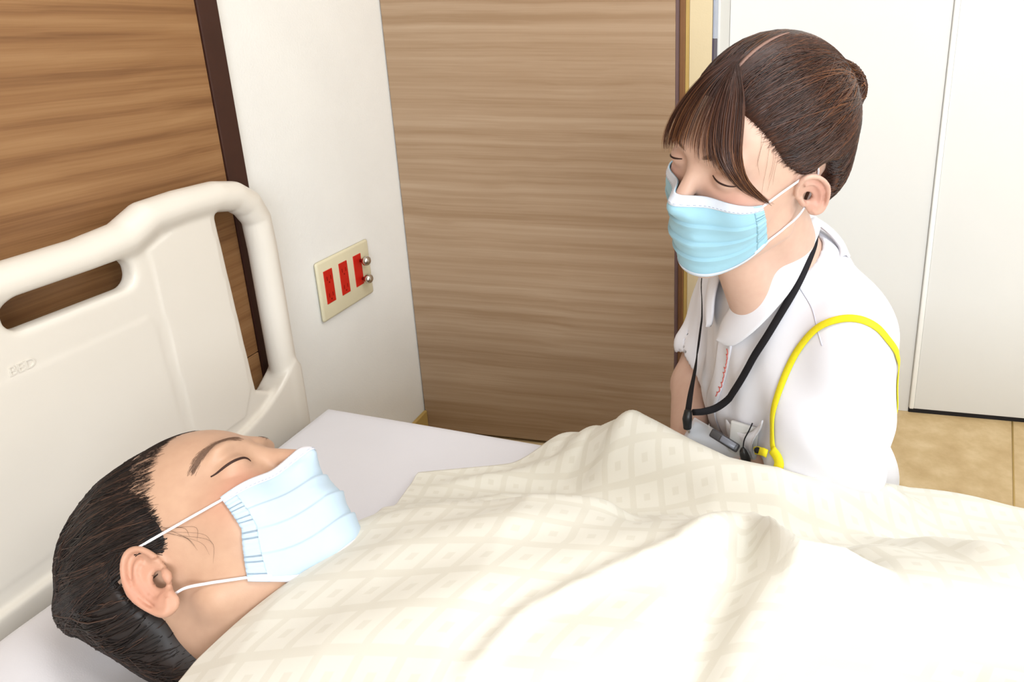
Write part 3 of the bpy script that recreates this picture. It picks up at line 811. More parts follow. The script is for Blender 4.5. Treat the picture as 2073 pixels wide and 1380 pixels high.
# ------------------------------------------------------------------ bed cover
def cover():
    nu, nv = 300, 330
    u = np.linspace(0, 1, nu) ** 1.25; vv = np.linspace(0, 1, nv)
    P = np.zeros((nu, nv, 3)); UVc = np.zeros((nu, nv, 2))
    r = 0.035
    c0 = -0.20; bb = np.broadcast_to(vv[None, :], (nu, nv)); uu = np.broadcast_to(u[:, None], (nu, nv))
    c = c0 + bb * 0.95; X = 0.37 + uu * 1.61
    for _ in range(6):                       # head edge and far edge of the cloth depend on each other
        xe = np.interp(c, [-0.2, 0.20, 0.36, 0.42, 0.47, 0.53, 0.60, 0.66, 0.73, 0.80, 0.9], [0.37, 0.372, 0.392, 0.425, 0.445, 0.442, 0.415, 0.388, 0.368, 0.365, 0.37])
        X = xe + uu * (1.985 - xe)
        cmax = np.interp(X, [0.36, 0.42, 0.49, 0.54, 0.60, 0.70, 0.9, 2.0], [0.735, 0.757, 0.785, 0.825, 0.89, 1.00, 1.08, 1.10])
        c = c0 + bb * (cmax - c0)
    P[..., 0] = X; UVc[..., 0] = X - xe
    UVc[..., 1] = c
    ef = bed_edge(X) - 0.004; en = bed_edge(X) - 0.90 + 0.004
    yy = np.clip(c, en, ef)
    zt = cover_z(X, yy)
    df = np.maximum(c - ef, 0); dn = np.maximum(en - c, 0)
    def over(d): 
        a = np.minimum(d / r, math.pi / 2)
        return r * np.sin(a), r * (1 - np.cos(a)) + np.maximum(d - r * math.pi / 2, 0)
    of, zf = over(df); on, zn = over(dn)
    Y = yy + of - on
    Z = zt - zf - zn
    hang = np.clip((df + dn) / 0.1, 0, 1)
    Y = Y + hang * 0.008 * np.sin(30 * X) * np.sign(df - dn)
    top = np.stack([X, Y, Z], -1)
    return top, UVc
top, UVc = cover()
nu, nv = top.shape[:2]
# thickness along the surface normal
tu = np.gradient(top, axis=0); tv = np.gradient(top, axis=1); N = unit(np.cross(tu, tv))
th = 0.007
bot = top - N * th
v, f = sheet(top, bot)
cv = mesh('bed_cover', v, f, M['cover'])
me = cv.data; uvl = me.uv_layers.new(name='UVMap'); UV2 = np.concatenate([UVc.reshape(-1, 2)] * 2)
li = np.zeros(len(me.loops), np.int32); me.loops.foreach_get('vertex_index', li); uvl.data.foreach_set('uv', UV2[li].astype(np.float32).ravel())
tag(cv, 'rumpled cream bed cover woven with small squares, pulled up to the patient\'s chin', 'blanket')

# ------------------------------------------------------------------ people
def skin(name, base, flush, deep):
    """skin with a rosier tint painted by the vertex attribute 'tint' (cheeks, ears, lips)"""
    t = NT_(name); v = t.coord(kind='World')
    a = t.n.new('ShaderNodeAttribute'); a.attribute_name = 'tint'
    s = t.n.new('ShaderNodeSeparateColor'); t.link(a.outputs['Color'], s.inputs[0])
    m1 = t.add('ShaderNodeMixRGB'); t.link(s.outputs[0], m1.inputs[0]); m1.inputs[1].default_value = base; m1.inputs[2].default_value = flush
    m2 = t.add('ShaderNodeMixRGB'); t.link(s.outputs[1], m2.inputs[0]); t.link(m1.outputs[0], m2.inputs[1]); m2.inputs[2].default_value = deep
    n = t.noise(v, 90, 3)
    m3 = t.add('ShaderNodeMixRGB', _blend_type='OVERLAY'); m3.inputs[0].default_value = 0.10; t.link(m2.outputs[0], m3.inputs[1]); t.link(n, m3.inputs[2])
    t.base(m3.outputs[0], 0.48, 0.4, Sheen__Weight=0.08)
    t.bump(t.noise(v, 900, 2), 0.06, 0.0006)
    return t.m
def paint(o, R, T, spots):
    """vertex attribute 'tint' from soft spots in the head frame: (centre, radius, channel, strength)"""
    me = o.data; n = len(me.vertices); co = np.zeros(n * 3, np.float32); me.vertices.foreach_get('co', co)
    q = to_head(co.reshape(-1, 3), R, T); c = np.zeros((n, 4), np.float32); c[:, 3] = 1
    for ctr, r, ch, s in spots:
        d = (((q - V(*ctr)) / V(*r)) ** 2).sum(1); c[:, ch] = np.maximum(c[:, ch], s * np.exp(-d * 1.2))
    at = me.color_attributes.new('tint', 'FLOAT_COLOR', 'POINT'); at.data.foreach_set('color', c.ravel())
SPOTS = [((0.045, 0.075, -0.004), (0.026, 0.03, 0.022), 0, 0.75), ((-0.045, 0.075, -0.004), (0.026, 0.03, 0.022), 0, 0.75), ((0, 0.118, -0.012), (0.014, 0.014, 0.014), 0, 0.5),
         ((0.084, -0.010, -0.004), (0.014, 0.026, 0.040), 0, 0.75), ((-0.084, -0.010, -0.004), (0.014, 0.026, 0.040), 0, 0.75), ((0, 0.10, -0.051), (0.024, 0.012, 0.010), 1, 0.7)]

def hair_mat(name, dark, mid, light, rough):
    t = NT_(name); a = t.n.new('ShaderNodeAttribute'); a.attribute_name = 'shade'
    c = t.ramp(a.outputs['Fac'], [(0.0, dark), (0.55, mid), (1.0, light)])
    return t.base(c, rough, 0.45)
def shade_attr(o, vals):
    at = o.data.attributes.new('shade', 'FLOAT', 'POINT'); at.data.foreach_set('value', np.asarray(vals, np.float32))
def lay(fn, starts, ends, c0, m=14, off=0.0012, lift=0.0, rng=None, cut=1.0):
    """hair paths over the surface fn from starts to ends, turning about c0; fn in the head frame"""
    s = np.asarray(starts, float) - c0; e = np.asarray(ends, float) - c0
    su, eu = unit(s), unit(e); rs, re = np.linalg.norm(s, axis=1), np.linalg.norm(e, axis=1)
    ang = np.arccos(np.clip((su * eu).sum(1), -0.999, 0.999))
    tt = np.linspace(0, cut, m)
    P = []
    for t in tt:
        d = (np.sin((1 - t) * ang) / np.sin(ang))[:, None] * su + (np.sin(t * ang) / np.sin(ang))[:, None] * eu
        P.append(c0 + d * ((1 - t) * rs + t * re)[:, None])
    P = np.stack(P, 1); n = len(P)
    Q = snap(fn, P.reshape(-1, 3), 0.0, 4).reshape(n, m, 3)
    g = grad(fn, Q.reshape(-1, 3)).reshape(n, m, 3)
    o = np.asarray(off).reshape(-1, 1, 1) * np.ones((n, 1, 1)); w = (np.sin(np.linspace(0, 1, m) * math.pi) * lift)[None, :, None]
    return Q + g * (o + w)
def add_strands(name, paths, rad, mat, parent, R, T, shade, tip=1.0):
    n, m, _ = paths.shape
    W = from_head(paths.reshape(-1, 3), R, T).reshape(n, m, 3)
    taper = np.clip(np.minimum(np.linspace(0, 1, m) * 6 + 0.5, (1 - np.linspace(0, 1, m)) * 5 + 0.25), 0, 1)
    v, f = strands_mesh(W, np.asarray(rad).reshape(-1, 1) * taper[None, :])
    o = mesh(name, v, f, mat, parent); shade_attr(o, np.repeat((np.asarray(shade)[:, None] * np.linspace(1, tip, m)[None, :]).ravel(), 3)); o['kind'] = 'stuff'
    return o
def resample(pts, m):
    c = catmull(pts, 10); L = np.concatenate([[0], np.cumsum(np.linalg.norm(np.diff(c, axis=0), axis=1))]); s = np.linspace(0, L[-1], m)
    return np.stack([np.interp(s, L, c[:, i]) for i in range(3)], 1)
rng = np.random.default_rng(7)

# ---- face masks
def face_mask(name, label, R, T, col, edge_col, top_h, side_top, side_low, low_h, pinch, lift=0.004):
    t = NT_(name + '_fabric'); v = t.coord(kind='World')
    t.base(t.ramp(t.noise(v, 60, 2), [(0.3, tuple(c * 0.97 for c in col[:3]) + (1,)), (0.7, col)]), 0.85, 0.2, Sheen__Weight=0.15); t.bump(t.noise(v, 1400, 1), 0.10, 0.0004)
    blue = t.m; white = vary(name + '_binding', edge_col, 0.85, 0.2, 0.015, 80, 0.15, 1200, 0.0004); elastic = vary(name + '_elastic', srgb(244, 242, 246), 0.8, 0.2, 0.02, 300)
    nt, nv = 81, 61
    tn = np.linspace(-1, 1, nt); vv = np.linspace(0, 1, nv)
    # border angles: wide at the corners, pinched in between
    A = np.zeros((nt, nv)); Hh = np.zeros((nt, nv))
    for j, b in enumerate(vv):
        amax = np.interp(b, [0, 0.5, 1], [side_top[0], 0.5 * (side_top[0] + side_low[0]) - pinch, side_low[0]])
        A[:, j] = np.radians(amax) * tn
    k = np.abs(tn) ** 2.2
    htop = top_h * (1 - k) + side_top[1] * k; hlow = low_h * (1 - np.abs(tn) ** 2.6) + side_low[1] * np.abs(tn) ** 2.6
    Hh = htop[:, None] * (1 - vv) + hlow[:, None] * vv
    c = np.array([0, 0.015, 0.0])
    D = np.stack([np.sin(A), np.cos(A), np.zeros_like(A)], -1)
    # the head's own radius in each direction
    def radius(hh):
        r = np.full(A.shape, 0.150)
        for _ in range(40):
            p = np.stack([c[0] + D[..., 0] * r, c[1] + D[..., 1] * r, hh], -1).astype(np.float32)
            d = face_sdf(p.reshape(-1, 3)).reshape(A.shape); r = np.maximum(r - d * 0.85, 0.02)
        return r
    r = radius(Hh)
    # a stretched sheet: fill hollows, then smooth
    rt = r.copy()
    for it in range(60):
        s = rt.copy()
        s[:, 1:-1] = np.maximum(rt[:, 1:-1], 0.5 * (rt[:, :-2] + rt[:, 2:]))
        rt = s
        s = rt.copy(); s[1:-1] = np.maximum(rt[1:-1], 0.5 * (rt[:-2] + rt[2:])); rt = 0.5 * s + 0.5 * rt
    for it in range(10):
        s = rt.copy(); s[1:-1, 1:-1] = 0.2 * (rt[1:-1, 1:-1] + rt[:-2, 1:-1] + rt[2:, 1:-1] + rt[1:-1, :-2] + rt[1:-1, 2:]); rt = np.maximum(s, r)
    bulge = (1 - np.abs(tn) ** 3)[:, None] * np.sin(np.clip(vv, 0, 1) * math.pi)[None, :] ** 0.8
    rt = rt + 0.0025 + lift * bulge
    # three pleats: each fold steps in, then swells out again
    pl = np.zeros(nv)
    for pc in (0.30, 0.52, 0.74):
        x = (vv - pc) / 0.11; pl += np.where((x > 0) & (x < 1), 0.0030 * (1 - x) ** 1.2, 0) - np.where((x > -0.35) & (x <= 0), 0.0012 * (1 + x / 0.35), 0)
    rt = rt + pl[None, :] * (0.45 + 0.55 * (1 - np.abs(tn) ** 2))[:, None]
    P = np.stack([c[0] + D[..., 0] * rt, c[1] + D[..., 1] * rt, Hh], -1)
    W = from_head(P.reshape(-1, 3), R, T).reshape(nt, nv, 3)
    N = unit(np.cross(np.gradient(W, axis=1), np.gradient(W, axis=0)))
    if (N[nt // 2, nv // 2] @ (R[:, 1])) < 0: N = -N
    e = empty(name, tuple(W[nt // 2, -1]), label, 'mask')
    mesh('mask_body', *sheet(W[:, ::-1], (W - N * 0.0010)[:, ::-1]), blue, e)
    # white binding along the top and bottom, crimped tape down both sides
    mesh('nose_binding', *sheet((W + N * 0.0008)[:, 6::-1], (W + N * 0.0002)[:, 6::-1]), white, e)
    mesh('chin_binding', *sheet((W + N * 0.0008)[:, :-5:-1], (W + N * 0.0002)[:, :-5:-1]), white, e)
    for s0, s1 in ((0, 6), (nt - 6, nt)):
        crimp = (0.0006 + 0.0005 * np.sign(np.sin(np.arange(nv) * 1.9)))[None, :, None]
        mesh('side_tape', *sheet((W + N * crimp)[s0:s1, ::-1], (W + N * 0.0001)[s0:s1, ::-1]), blue, e)
    mesh('stitching', *join([tube(np.array([W[i, 5] + N[i, 5] * 0.0009, W[i + 1, 5] + N[i + 1, 5] * 0.0009]), 0.00028, 4) for i in range(2, nt - 3, 2)]), vary(name + '_stitch', srgb(176, 182, 206), 0.8, 0.2, 0.02, 300), e)
    # ear loops
    for s in (-1, 1):
        i = 0 if s < 0 else nt - 1
        a = P[i + (2 if s < 0 else -2), 3]; b = P[i + (2 if s < 0 else -2), nv - 4]
        a0 = P[i + (6 if s < 0 else -6), 3]; b0 = P[i + (6 if s < 0 else -6), nv - 4]
        path = [a0, a, 0.5 * (a + np.array([s * 0.0770, 0.004, 0.0260])), (s * 0.0770, 0.002, 0.0265), (s * 0.0745, -0.010, 0.0300), (s * 0.0680, -0.020, 0.0180), (s * 0.0660, -0.024, 0.0), (s * 0.0680, -0.014, -0.020), (s * 0.0715, 0.004, -0.0300), 0.5 * (b + np.array([s * 0.0715, 0.006, -0.0310])), b, b0]
        pth = catmull(np.array(path), 10)
        pth = snap(face_sdf, pth, 0.0016, 4, only_in=True)
        mesh('ear_loop', *tube(from_head(pth, R, T), 0.0013, 8), elastic, e)
    return e

# ---- the patient
sk = skin('patient_skin', srgb(200, 160, 133), srgb(206, 138, 116), srgb(176, 96, 84))
pt = empty('person', (0.72, 0.43, 0.36), 'dark-haired patient lying in bed with closed smiling eyes, turned towards the nurse', 'person')
v, f = sdf_mesh(patient_body, axis((0.17, 0.46, 0.0018), (0.46, 0.54, 0.006), (0.54, 1.90, 0.014)), axis((0.14, 0.34, 0.008), (0.34, 0.60, 0.0018), (0.60, 0.80, 0.007)), axis((0.352, 0.400, 0.004), (0.400, 0.625, 0.0018)))
pb = mesh('body', v, f, sk, pt); paint(pb, HP_R, HP_T, SPOTS)
phm = hair_mat('black_brown_hair', srgb(22, 15, 13), srgb(38, 26, 22), srgb(78, 54, 42), 0.52)
v, f = sdf_mesh(patient_hair, axis((-0.095, 0.095, 0.0022)), axis((-0.155, 0.10, 0.0022)), axis((-0.145, 0.150, 0.0022)))
ph = mesh('hair', from_head(v, HP_R, HP_T), f, phm, pt); shade_attr(ph, 0.25 + 0.15 * np.sin(v[:, 0] * 400 + v[:, 1] * 90))
pc0 = np.array([0, -0.02, 0.040])
line = np.array([(0.0, 0.078, 0.105), (0.0153, 0.0700, 0.1062), (0.0422, 0.0551, 0.0912), (0.0607, 0.0433, 0.0721), (0.0696, 0.029, 0.0502), (0.0703, 0.023, 0.0272), (0.0690, 0.0133, 0.0093), (0.0702, 0.0027, 0.018), (0.0727, -0.006, 0.0335), (0.0720, -0.035, 0.0300), (0.0655, -0.0440, 0.0), (0.056, -0.050, -0.040), (0.048, -0.048, -0.080), (0.040, -0.050, -0.110)])
def along(line, n, jit):
    L = np.concatenate([[0], np.cumsum(np.linalg.norm(np.diff(line, axis=0), axis=1))]); s = rng.random(n) * L[-1]
    p = np.stack([np.interp(s, L, line[:, i]) for i in range(3)], 1); return p + rng.normal(0, jit, p.shape)
nS = 1500
st = np.concatenate([along(line[:10], nS, 0.0030), along(line, nS // 2, 0.003) * np.array([-1, 1, 1])])
inner = rng.random((900, 3)) * np.array([0.16, 0.16, 0.18]) + np.array([-0.08, -0.12, -0.06]); inner = inner[(inner[:, 2] > -0.02) | (inner[:, 1] < -0.08)]; st = np.concatenate([st, inner])
en = np.array([0.012, -0.120, 0.090]) + rng.normal(0, 0.014, st.shape)
paths = lay(patient_hair, st, en, pc0, 14, rng.uniform(-0.0006, 0.0018, len(st)))
nst = along(line[9:], 700, 0.002) + np.array([0, -0.008, 0]) - np.array([0, 1, 0]) * (rng.random((700, 1)) * 0.03)
nen = np.array([0.012, -0.110, 0.070]) + rng.normal(0, 0.014, nst.shape)
npth = lay(patient_hair, nst, nen, pc0, 16, rng.uniform(-0.0004, 0.0012, len(nst)))[:, 2:]
cst = rng.random((1700, 3)) * np.array([0.12, 0.065, 0.125]) + np.array([-0.06, -0.105, -0.140])
cpt = lay(patient_hair, cst, np.array([0.012, -0.105, 0.050]) + rng.normal(0, 0.016, cst.shape), pc0, 14, rng.uniform(-0.0002, 0.0012, len(cst)))
paths = np.concatenate([paths, npth, cpt]); st = np.concatenate([st, nst, cst])
add_strands('hair_strands', paths, rng.uniform(0.0003, 0.0007, len(st)), phm, ph, HP_R, HP_T, rng.random(len(st)) ** 2.2)
# fine short hairs softening the hairline
fst = along(line[:6], 420, 0.0022) + np.array([0.0, 0.006, 0.0]) * rng.random((420, 1))
fst = snap(face_sdf, fst, 0.0006, 4)
fen = np.array([0.012, -0.120, 0.090]) + rng.normal(0, 0.02, fst.shape)
fpt = lay(lambda q: np.minimum(face_sdf(q), patient_hair(q)), fst, fen, pc0, 10, 0.0006, 0.0, None, 0.14)
add_strands('fine_hairs', fpt, rng.uniform(0.00009, 0.00018, len(fpt)), phm, ph, HP_R, HP_T, rng.random(len(fpt)) * 0.6)
# loose hairs at the temple and in front of the ear
wisps = []
for k in range(7):
    a = np.array([0.071, 0.020, 0.020]) + rng.normal(0, 1, 3) * np.array([0.001, 0.006, 0.010]); L = rng.uniform(0.03, 0.055)
    b = a + np.array([0.0, 0.15 * rng.normal(), -1.0]) * L * 0.6 + np.array([0, 0.010, 0]); c = b + np.array([0, -0.012 + 0.012 * rng.random(), -0.3 * L])
    wisps.append(resample(np.array([a, b, c]), 14))
wisps = np.array(wisps); wisps = snap(head_sdf, wisps.reshape(-1, 3), 0.0008, 4).reshape(wisps.shape)
add_strands('loose_strands', wisps, rng.uniform(0.00007, 0.00012, len(wisps)), phm, ph, HP_R, HP_T, rng.random(len(wisps)) * 0.5)
def brow(name, R, T, guide, n, wid, mat, parent):
    g = resample(np.array(guide), 60); P = []
    for k in range(n):
        i = rng.integers(2, 50); u = unit(g[min(i + 6, 59)] - g[i]); c = g[i] + rng.normal(0, wid * (0.5 + 0.5 * math.sin(math.pi * i / 60)), 3)
        P.append(np.stack([c + u * s for s in np.linspace(0, rng.uniform(0.005, 0.009), 8)]))
    P = np.array(P); P = snap(face_sdf, P.reshape(-1, 3), 0.0004, 4).reshape(P.shape)
    return add_strands(name, P, np.full(n, 0.00011), mat, parent, R, T, rng.random(n) * 0.6)
bm_ = hair_mat('brow_hair', srgb(110, 82, 66), srgb(132, 102, 82), srgb(150, 118, 96), 0.6)
PBR = [(0.0595, 0.0625, 0.0400), (0.0520, 0.0740, 0.0490), (0.0410, 0.0870, 0.0535), (0.0290, 0.0960, 0.0500), (0.0150, 0.0990, 0.0440)]
for s in (1, -1): brow('eyebrow', HP_R, HP_T, [(x * s, y, z) for x, y, z in PBR], 520, 0.0024, bm_, pt)
lash = vary('eyelash', srgb(58, 36, 30), 0.6, 0.3, 0.1, 200)
def eyelid_line(R, T, guide, r, parent):
    g = resample(np.array(guide), 24); g = snap(face_sdf, g, 0.0001, 4)
    mesh('eyelashes', *tube(from_head(g, R, T), r * np.sin(np.linspace(0.12, 0.94, 24) * math.pi) ** 0.7, 6), lash, parent)
PEY = [(0.0535, 0.0720, 0.0275), (0.0480, 0.0830, 0.0250), (0.0420, 0.0910, 0.0235), (0.0340, 0.0940, 0.0220), (0.0250, 0.0940, 0.0185)]
for s in (1, -1): eyelid_line(HP_R, HP_T, [(x * s, y, z) for x, y, z in PEY], 0.0014, pt)
face_mask('face_mask', 'pale blue pleated surgical mask on the lying patient\'s face', HP_R, HP_T, srgb(196, 215, 231), srgb(236, 236, 244), -0.003, (50, 0.002), (74, -0.066), -0.112, 8)

# ---- the nurse
skn = skin('nurse_skin', srgb(216, 178, 158), srgb(216, 154, 138), srgb(180, 100, 92))
ns = empty('person', (0.95, 1.0, 0.0), 'brown-haired nurse in white tunic and mask leaning over the bed\'s far side', 'person')
v, f = sdf_mesh(nurse_body, axis((0.58, 0.70, 0.008), (0.70, 0.96, 0.0020), (0.96, 1.16, 0.008)), axis((0.62, 0.64, 0.006), (0.64, 0.88, 0.0020), (0.88, 1.22, 0.009)), axis((0.0, 0.62, 0.007), (0.62, 0.70, 0.0035), (0.70, 0.975, 0.0020)))
nb = mesh('body', v, f, skn, ns); paint(nb, HN_R, HN_T, SPOTS)
nhm = hair_mat('brown_hair', srgb(36, 23, 20), srgb(84, 49, 34), srgb(150, 98, 60), 0.36)
v, f = sdf_mesh(nurse_hair, axis((-0.10, 0.10, 0.0022)), axis((-0.160, 0.105, 0.0022)), axis((-0.085, 0.160, 0.0022)))
nh = mesh('hair', from_head(v, HN_R, HN_T), f, nhm, ns); shade_attr(nh, 0.40 + 0.12 * np.sin(v[:, 0] * 300 + v[:, 2] * 90))
nc0 = np.array([0, -0.02, 0.045])
part = np.array([(-0.004, 0.090, 0.112), (-0.004, 0.060, 0.132), (-0.004, 0.020, 0.148), (-0.004, -0.030, 0.152)])
sideL = np.array([(-0.004, 0.090, 0.112), (-0.0285, 0.070, 0.1027), (-0.050, 0.058, 0.078), (-0.0665, 0.040, 0.048), (-0.0740, 0.0141, 0.0300), (-0.0760, -0.010, 0.038), (-0.0740, -0.034, 0.030), (-0.066, -0.048, -0.010), (-0.048, -0.062, -0.065)])
pL = along(part, 900, 0.0006) + np.array([-0.0045, 0, 0]); pR = along(part, 500, 0.0006) + np.array([0.0045, 0, 0])
sL = along(sideL, 1300, 0.002); sR = along(sideL, 500, 0.002) * np.array([-1, 1, 1])
st = np.concatenate([pL, pR, sL, sR])
en = np.array(NBUN) + np.array([0, 0.01, 0]) + rng.normal(0, 0.013, st.shape)
hf = lambda q: nurse_hair(q)
paths = lay(hf, st, en, nc0, 16, rng.uniform(-0.0005, 0.0018, len(st)), 0.0)
add_strands('hair_strands', paths, rng.uniform(0.0003, 0.0008, len(st)), nhm, nh, HN_R, HN_T, 0.06 + 0.48 * rng.random(len(st)) ** 2.0, 2.0)
pp = snap(nurse_hair_base, resample(np.array([(-0.004, 0.078, 0.118), (-0.004, 0.055, 0.134), (-0.004, 0.020, 0.147), (-0.004, -0.022, 0.150)]), 24), 0.0010, 5)
mesh('parting', *ribbon(from_head(pp, HN_R, HN_T), grad(nurse_hair_base, pp) @ HN_R.T, 0.0040 * np.sin(np.linspace(0.12, 0.92, 24) * math.pi) ** 0.6, 0.0016), vary('scalp', srgb(140, 108, 96), 0.6, 0.3, 0.06, 300), nh)
# knot: coils round the bun
kn = []
for k in range(420):
    a0 = rng.uniform(0, 6.28); rr = rng.uniform(0.4, 1.0); tt = np.linspace(0, 4.2, 16) + a0
    kn.append(np.stack([NBUN[0] + 0.034 * rr * np.cos(tt), np.full(16, NBUN[1] - 0.03 * math.sqrt(max(1 - rr * rr, 0)) + 0.004 * rng.normal()) , NBUN[2] + 0.030 * rr * np.sin(tt)], 1))
kn = np.array(kn); kn = snap(lambda q: ell(q, NBUN, (0.034, 0.021, 0.030)), kn.reshape(-1, 3), 0.0006, 5).reshape(kn.shape)
add_strands('bun_strands', kn, rng.uniform(0.0004, 0.0008, len(kn)), nhm, nh, HN_R, HN_T, rng.random(len(kn)) ** 1.6)
# fringe: guides over the forehead, hairs spread between neighbours
BG = [[(0.0004, 0.0417, 0.1400), (0.0180, 0.0720, 0.1180), (0.0340, 0.0857, 0.0905), (0.0430, 0.0950, 0.0650), (0.0480, 0.0980, 0.0420), (0.0500, 0.0950, 0.0240)],
      [(-0.0025, 0.051, 0.1350), (0.0070, 0.0767, 0.1119), (0.0150, 0.0920, 0.0859), (0.0170, 0.1021, 0.0619), (0.0150, 0.1078, 0.0460)],
      [(-0.0045, 0.0535, 0.1330), (-0.0040, 0.0786, 0.1100), (-0.0045, 0.0940, 0.0840), (-0.0070, 0.1037, 0.059), (-0.0150, 0.1083, 0.0425)],
      [(-0.0060, 0.0552, 0.1310), (-0.0130, 0.0791, 0.1078), (-0.0180, 0.0930, 0.0806), (-0.0258, 0.101, 0.0599), (-0.0391, 0.1045, 0.0400)],
      [(-0.0070, 0.0580, 0.1290), (-0.0202, 0.0809, 0.1031), (-0.0278, 0.0920, 0.0757), (-0.0400, 0.1, 0.0548), (-0.0520, 0.0976, 0.0404), (-0.0581, 0.0862, 0.0254), (-0.0673, 0.0726, 0.0142)],
      [(-0.0090, 0.0560, 0.1290), (-0.0330, 0.0700, 0.1050), (-0.0440, 0.0790, 0.0828), (-0.0510, 0.0850, 0.0603), (-0.0595, 0.083, 0.0362), (-0.0683, 0.0690, 0.0164), (-0.0753, 0.0537, 0.0030)]]
BG = [resample(np.array(g), 20) for g in BG]
fr = []; fr_r = []
for (a, b), n, spread in zip(zip(BG[:-1], BG[1:]), (150, 26, 34, 120, 460), (1, 1, 1, 1, 1)):
    for k in range(n):
        u = rng.random(); cut = rng.uniform(0.90, 1.0)
        g = a * (1 - u) + b * u + rng.normal(0, 0.0009, 3)
        L = np.linspace(0, 1, 20) * cut * 19; i0 = np.clip(L.astype(int), 0, 18); fr_ = L - i0
        fr.append(g[i0] * (1 - fr_)[:, None] + g[i0 + 1] * fr_[:, None])
fr = np.array(fr); fr = snap(face_sdf, fr.reshape(-1, 3), 0.004, 3, only_in=True).reshape(fr.shape) + rng.normal(0, 0.0008, (len(fr), 1, 3))
add_strands('fringe', fr, rng.uniform(0.0002, 0.00045, len(fr)), nhm, nh, HN_R, HN_T, 0.12 + 0.36 * rng.random(len(fr)) ** 1.5, 2.4)
# fine hairs along the left temple and a few loose ones in front of the ear
fst = along(sideL[1:6], 300, 0.0015) + np.array([0.0, 0.005, -0.004]) * rng.random((300, 1)); fst = snap(face_sdf, fst, 0.0006, 4)
fpt = lay(lambda q: np.minimum(face_sdf(q), nurse_hair(q)), fst, np.array(NBUN) + rng.normal(0, 0.015, fst.shape), nc0, 10, 0.0006, 0.0, None, 0.16)
add_strands('fine_hairs', fpt, rng.uniform(0.00009, 0.00018, len(fpt)), nhm, nh, HN_R, HN_T, 0.2 + rng.random(len(fpt)) * 0.5)
lo = []
for k in range(6):
    a = np.array([-0.052, 0.058, 0.078]) * (1 - k / 9) + np.array([-0.070, 0.030, 0.040]) * (k / 9); L = rng.uniform(0.035, 0.060)
    b = a + np.array([-0.006, 0.012 * rng.random(), -0.55 * L]); c = b + np.array([-0.002, -0.006 + 0.012 * rng.random(), -0.45 * L])
    lo.append(resample(np.array([a, b, c]), 14))
lo = np.array(lo); lo = snap(face_sdf, lo.reshape(-1, 3), 0.0012, 4).reshape(lo.shape)
add_strands('loose_strands', lo, np.full(len(lo), 0.00010), nhm, nh, HN_R, HN_T, np.full(len(lo), 0.35))
NLL = [(-0.0230, 0.0935, 0.0265), (-0.0330, 0.0940, 0.0240), (-0.0420, 0.0905, 0.0225), (-0.0500, 0.0820, 0.0215)]
for s in (1, -1): eyelid_line(HN_R, HN_T, [(x * s, y, z) for x, y, z in NLL], 0.0011, ns)
for s in (1, -1): brow('eyebrow', HN_R, HN_T, [(x * s, y, z) for x, y, z in PBR[2:]], 160, 0.0014, bm_, ns)
face_mask('face_mask', 'light blue pleated surgical mask worn by the nurse', HN_R, HN_T, srgb(164, 210, 229), srgb(222, 230, 242), 0.003, (56, 0.001), (72, -0.056), -0.104, 0)

# uniform
wt = NT_('white_uniform_cloth'); v_ = wt.coord(kind='World')
wt.base(srgb(238, 237, 243), 0.75, 0.25, Sheen__Weight=0.1); wt.bump(wt.noise(v_, 700, 1), 0.05, 0.0006)
v, f = sdf_mesh(tunic_cut, axis((0.58, 1.18, 0.0040)), axis((0.62, 1.20, 0.0042)), axis((0.14, 0.40, 0.008), (0.40, 0.735, 0.0040)))
tu = mesh('tunic', v, f, wt.m, ns)
v, f = sdf_mesh(trouser_sdf, axis((0.55, 1.14, 0.009)), axis((0.80, 1.23, 0.009)), axis((0.0, 0.42, 0.009)))
mesh('trousers', v, f, wt.m, ns)

# collar: two rounded leaves, mirrored about the middle of the tunic
TS = lambda p: tunic_sdf(p, True)
CI = [(0.7780, 0.8300, 0.5800), (0.7905, 0.8140, 0.6130), (0.8070, 0.8045, 0.6473), (0.8339, 0.7969, 0.6852), (0.8657, 0.8238, 0.7174), (0.8870, 0.8700, 0.7270), (0.8790, 0.9100, 0.7240), (0.8560, 0.9220, 0.7200)]
CO = [(0.7860, 0.8150, 0.5660), (0.8080, 0.7920, 0.5850), (0.8380, 0.7765, 0.6210), (0.8680, 0.7790, 0.6620), (0.8860, 0.8020, 0.6980), (0.8960, 0.8450, 0.7130), (0.8900, 0.8950, 0.7050), (0.8680, 0.9250, 0.7000)]
def mirror(p):
    p = np.asarray(p, float); c = np.array(NK['c7']); d = ((p - c) @ NT_R)[..., None]; return p - 2 * d * NT_R
def leaf(ci, co):
    n, m = 56, 14
    I, O = resample(np.array(ci), n), resample(np.array(co), n)
    w = np.linspace(0, 1, m)
    s = np.linspace(0, 1, n)
    rnd = np.clip(s / 0.10, 0, 1); rnd = np.sqrt(np.maximum(1 - (1 - rnd) ** 2, 0)) * 0.85 + 0.15        # rounded front tip
    mid = 0.5 * (I + O)
    P = I[:, None] * (1 - w)[None, :, None] + O[:, None] * w[None, :, None]
    P = mid[:, None] + (P - mid[:, None]) * rnd[:, None, None]
    P = snap(lambda q: tunic_sdf(q, False), P.reshape(-1, 3), 0.004, 5, only_in=True).reshape(P.shape)
    Q = snap(lambda q: tunic_sdf(q, False), P.reshape(-1, 3), 0.002, 6).reshape(P.shape); k = np.clip((w - 0.25) / 0.6, 0, 1)[None, :, None]; P = P * (1 - k) + Q * k
    g = grad(lambda q: tunic_sdf(q, False), P.reshape(-1, 3)).reshape(P.shape)
    lift = (0.0050 + 0.0030 * w + 0.0040 * np.sin(w * math.pi))[None, :, None]
    P = P + g * lift
    return P, g
P, g = leaf(CI, CO)
v, f = sheet(P, P - g * 0.0030); mesh('collar', v, f, wt.m, tu)
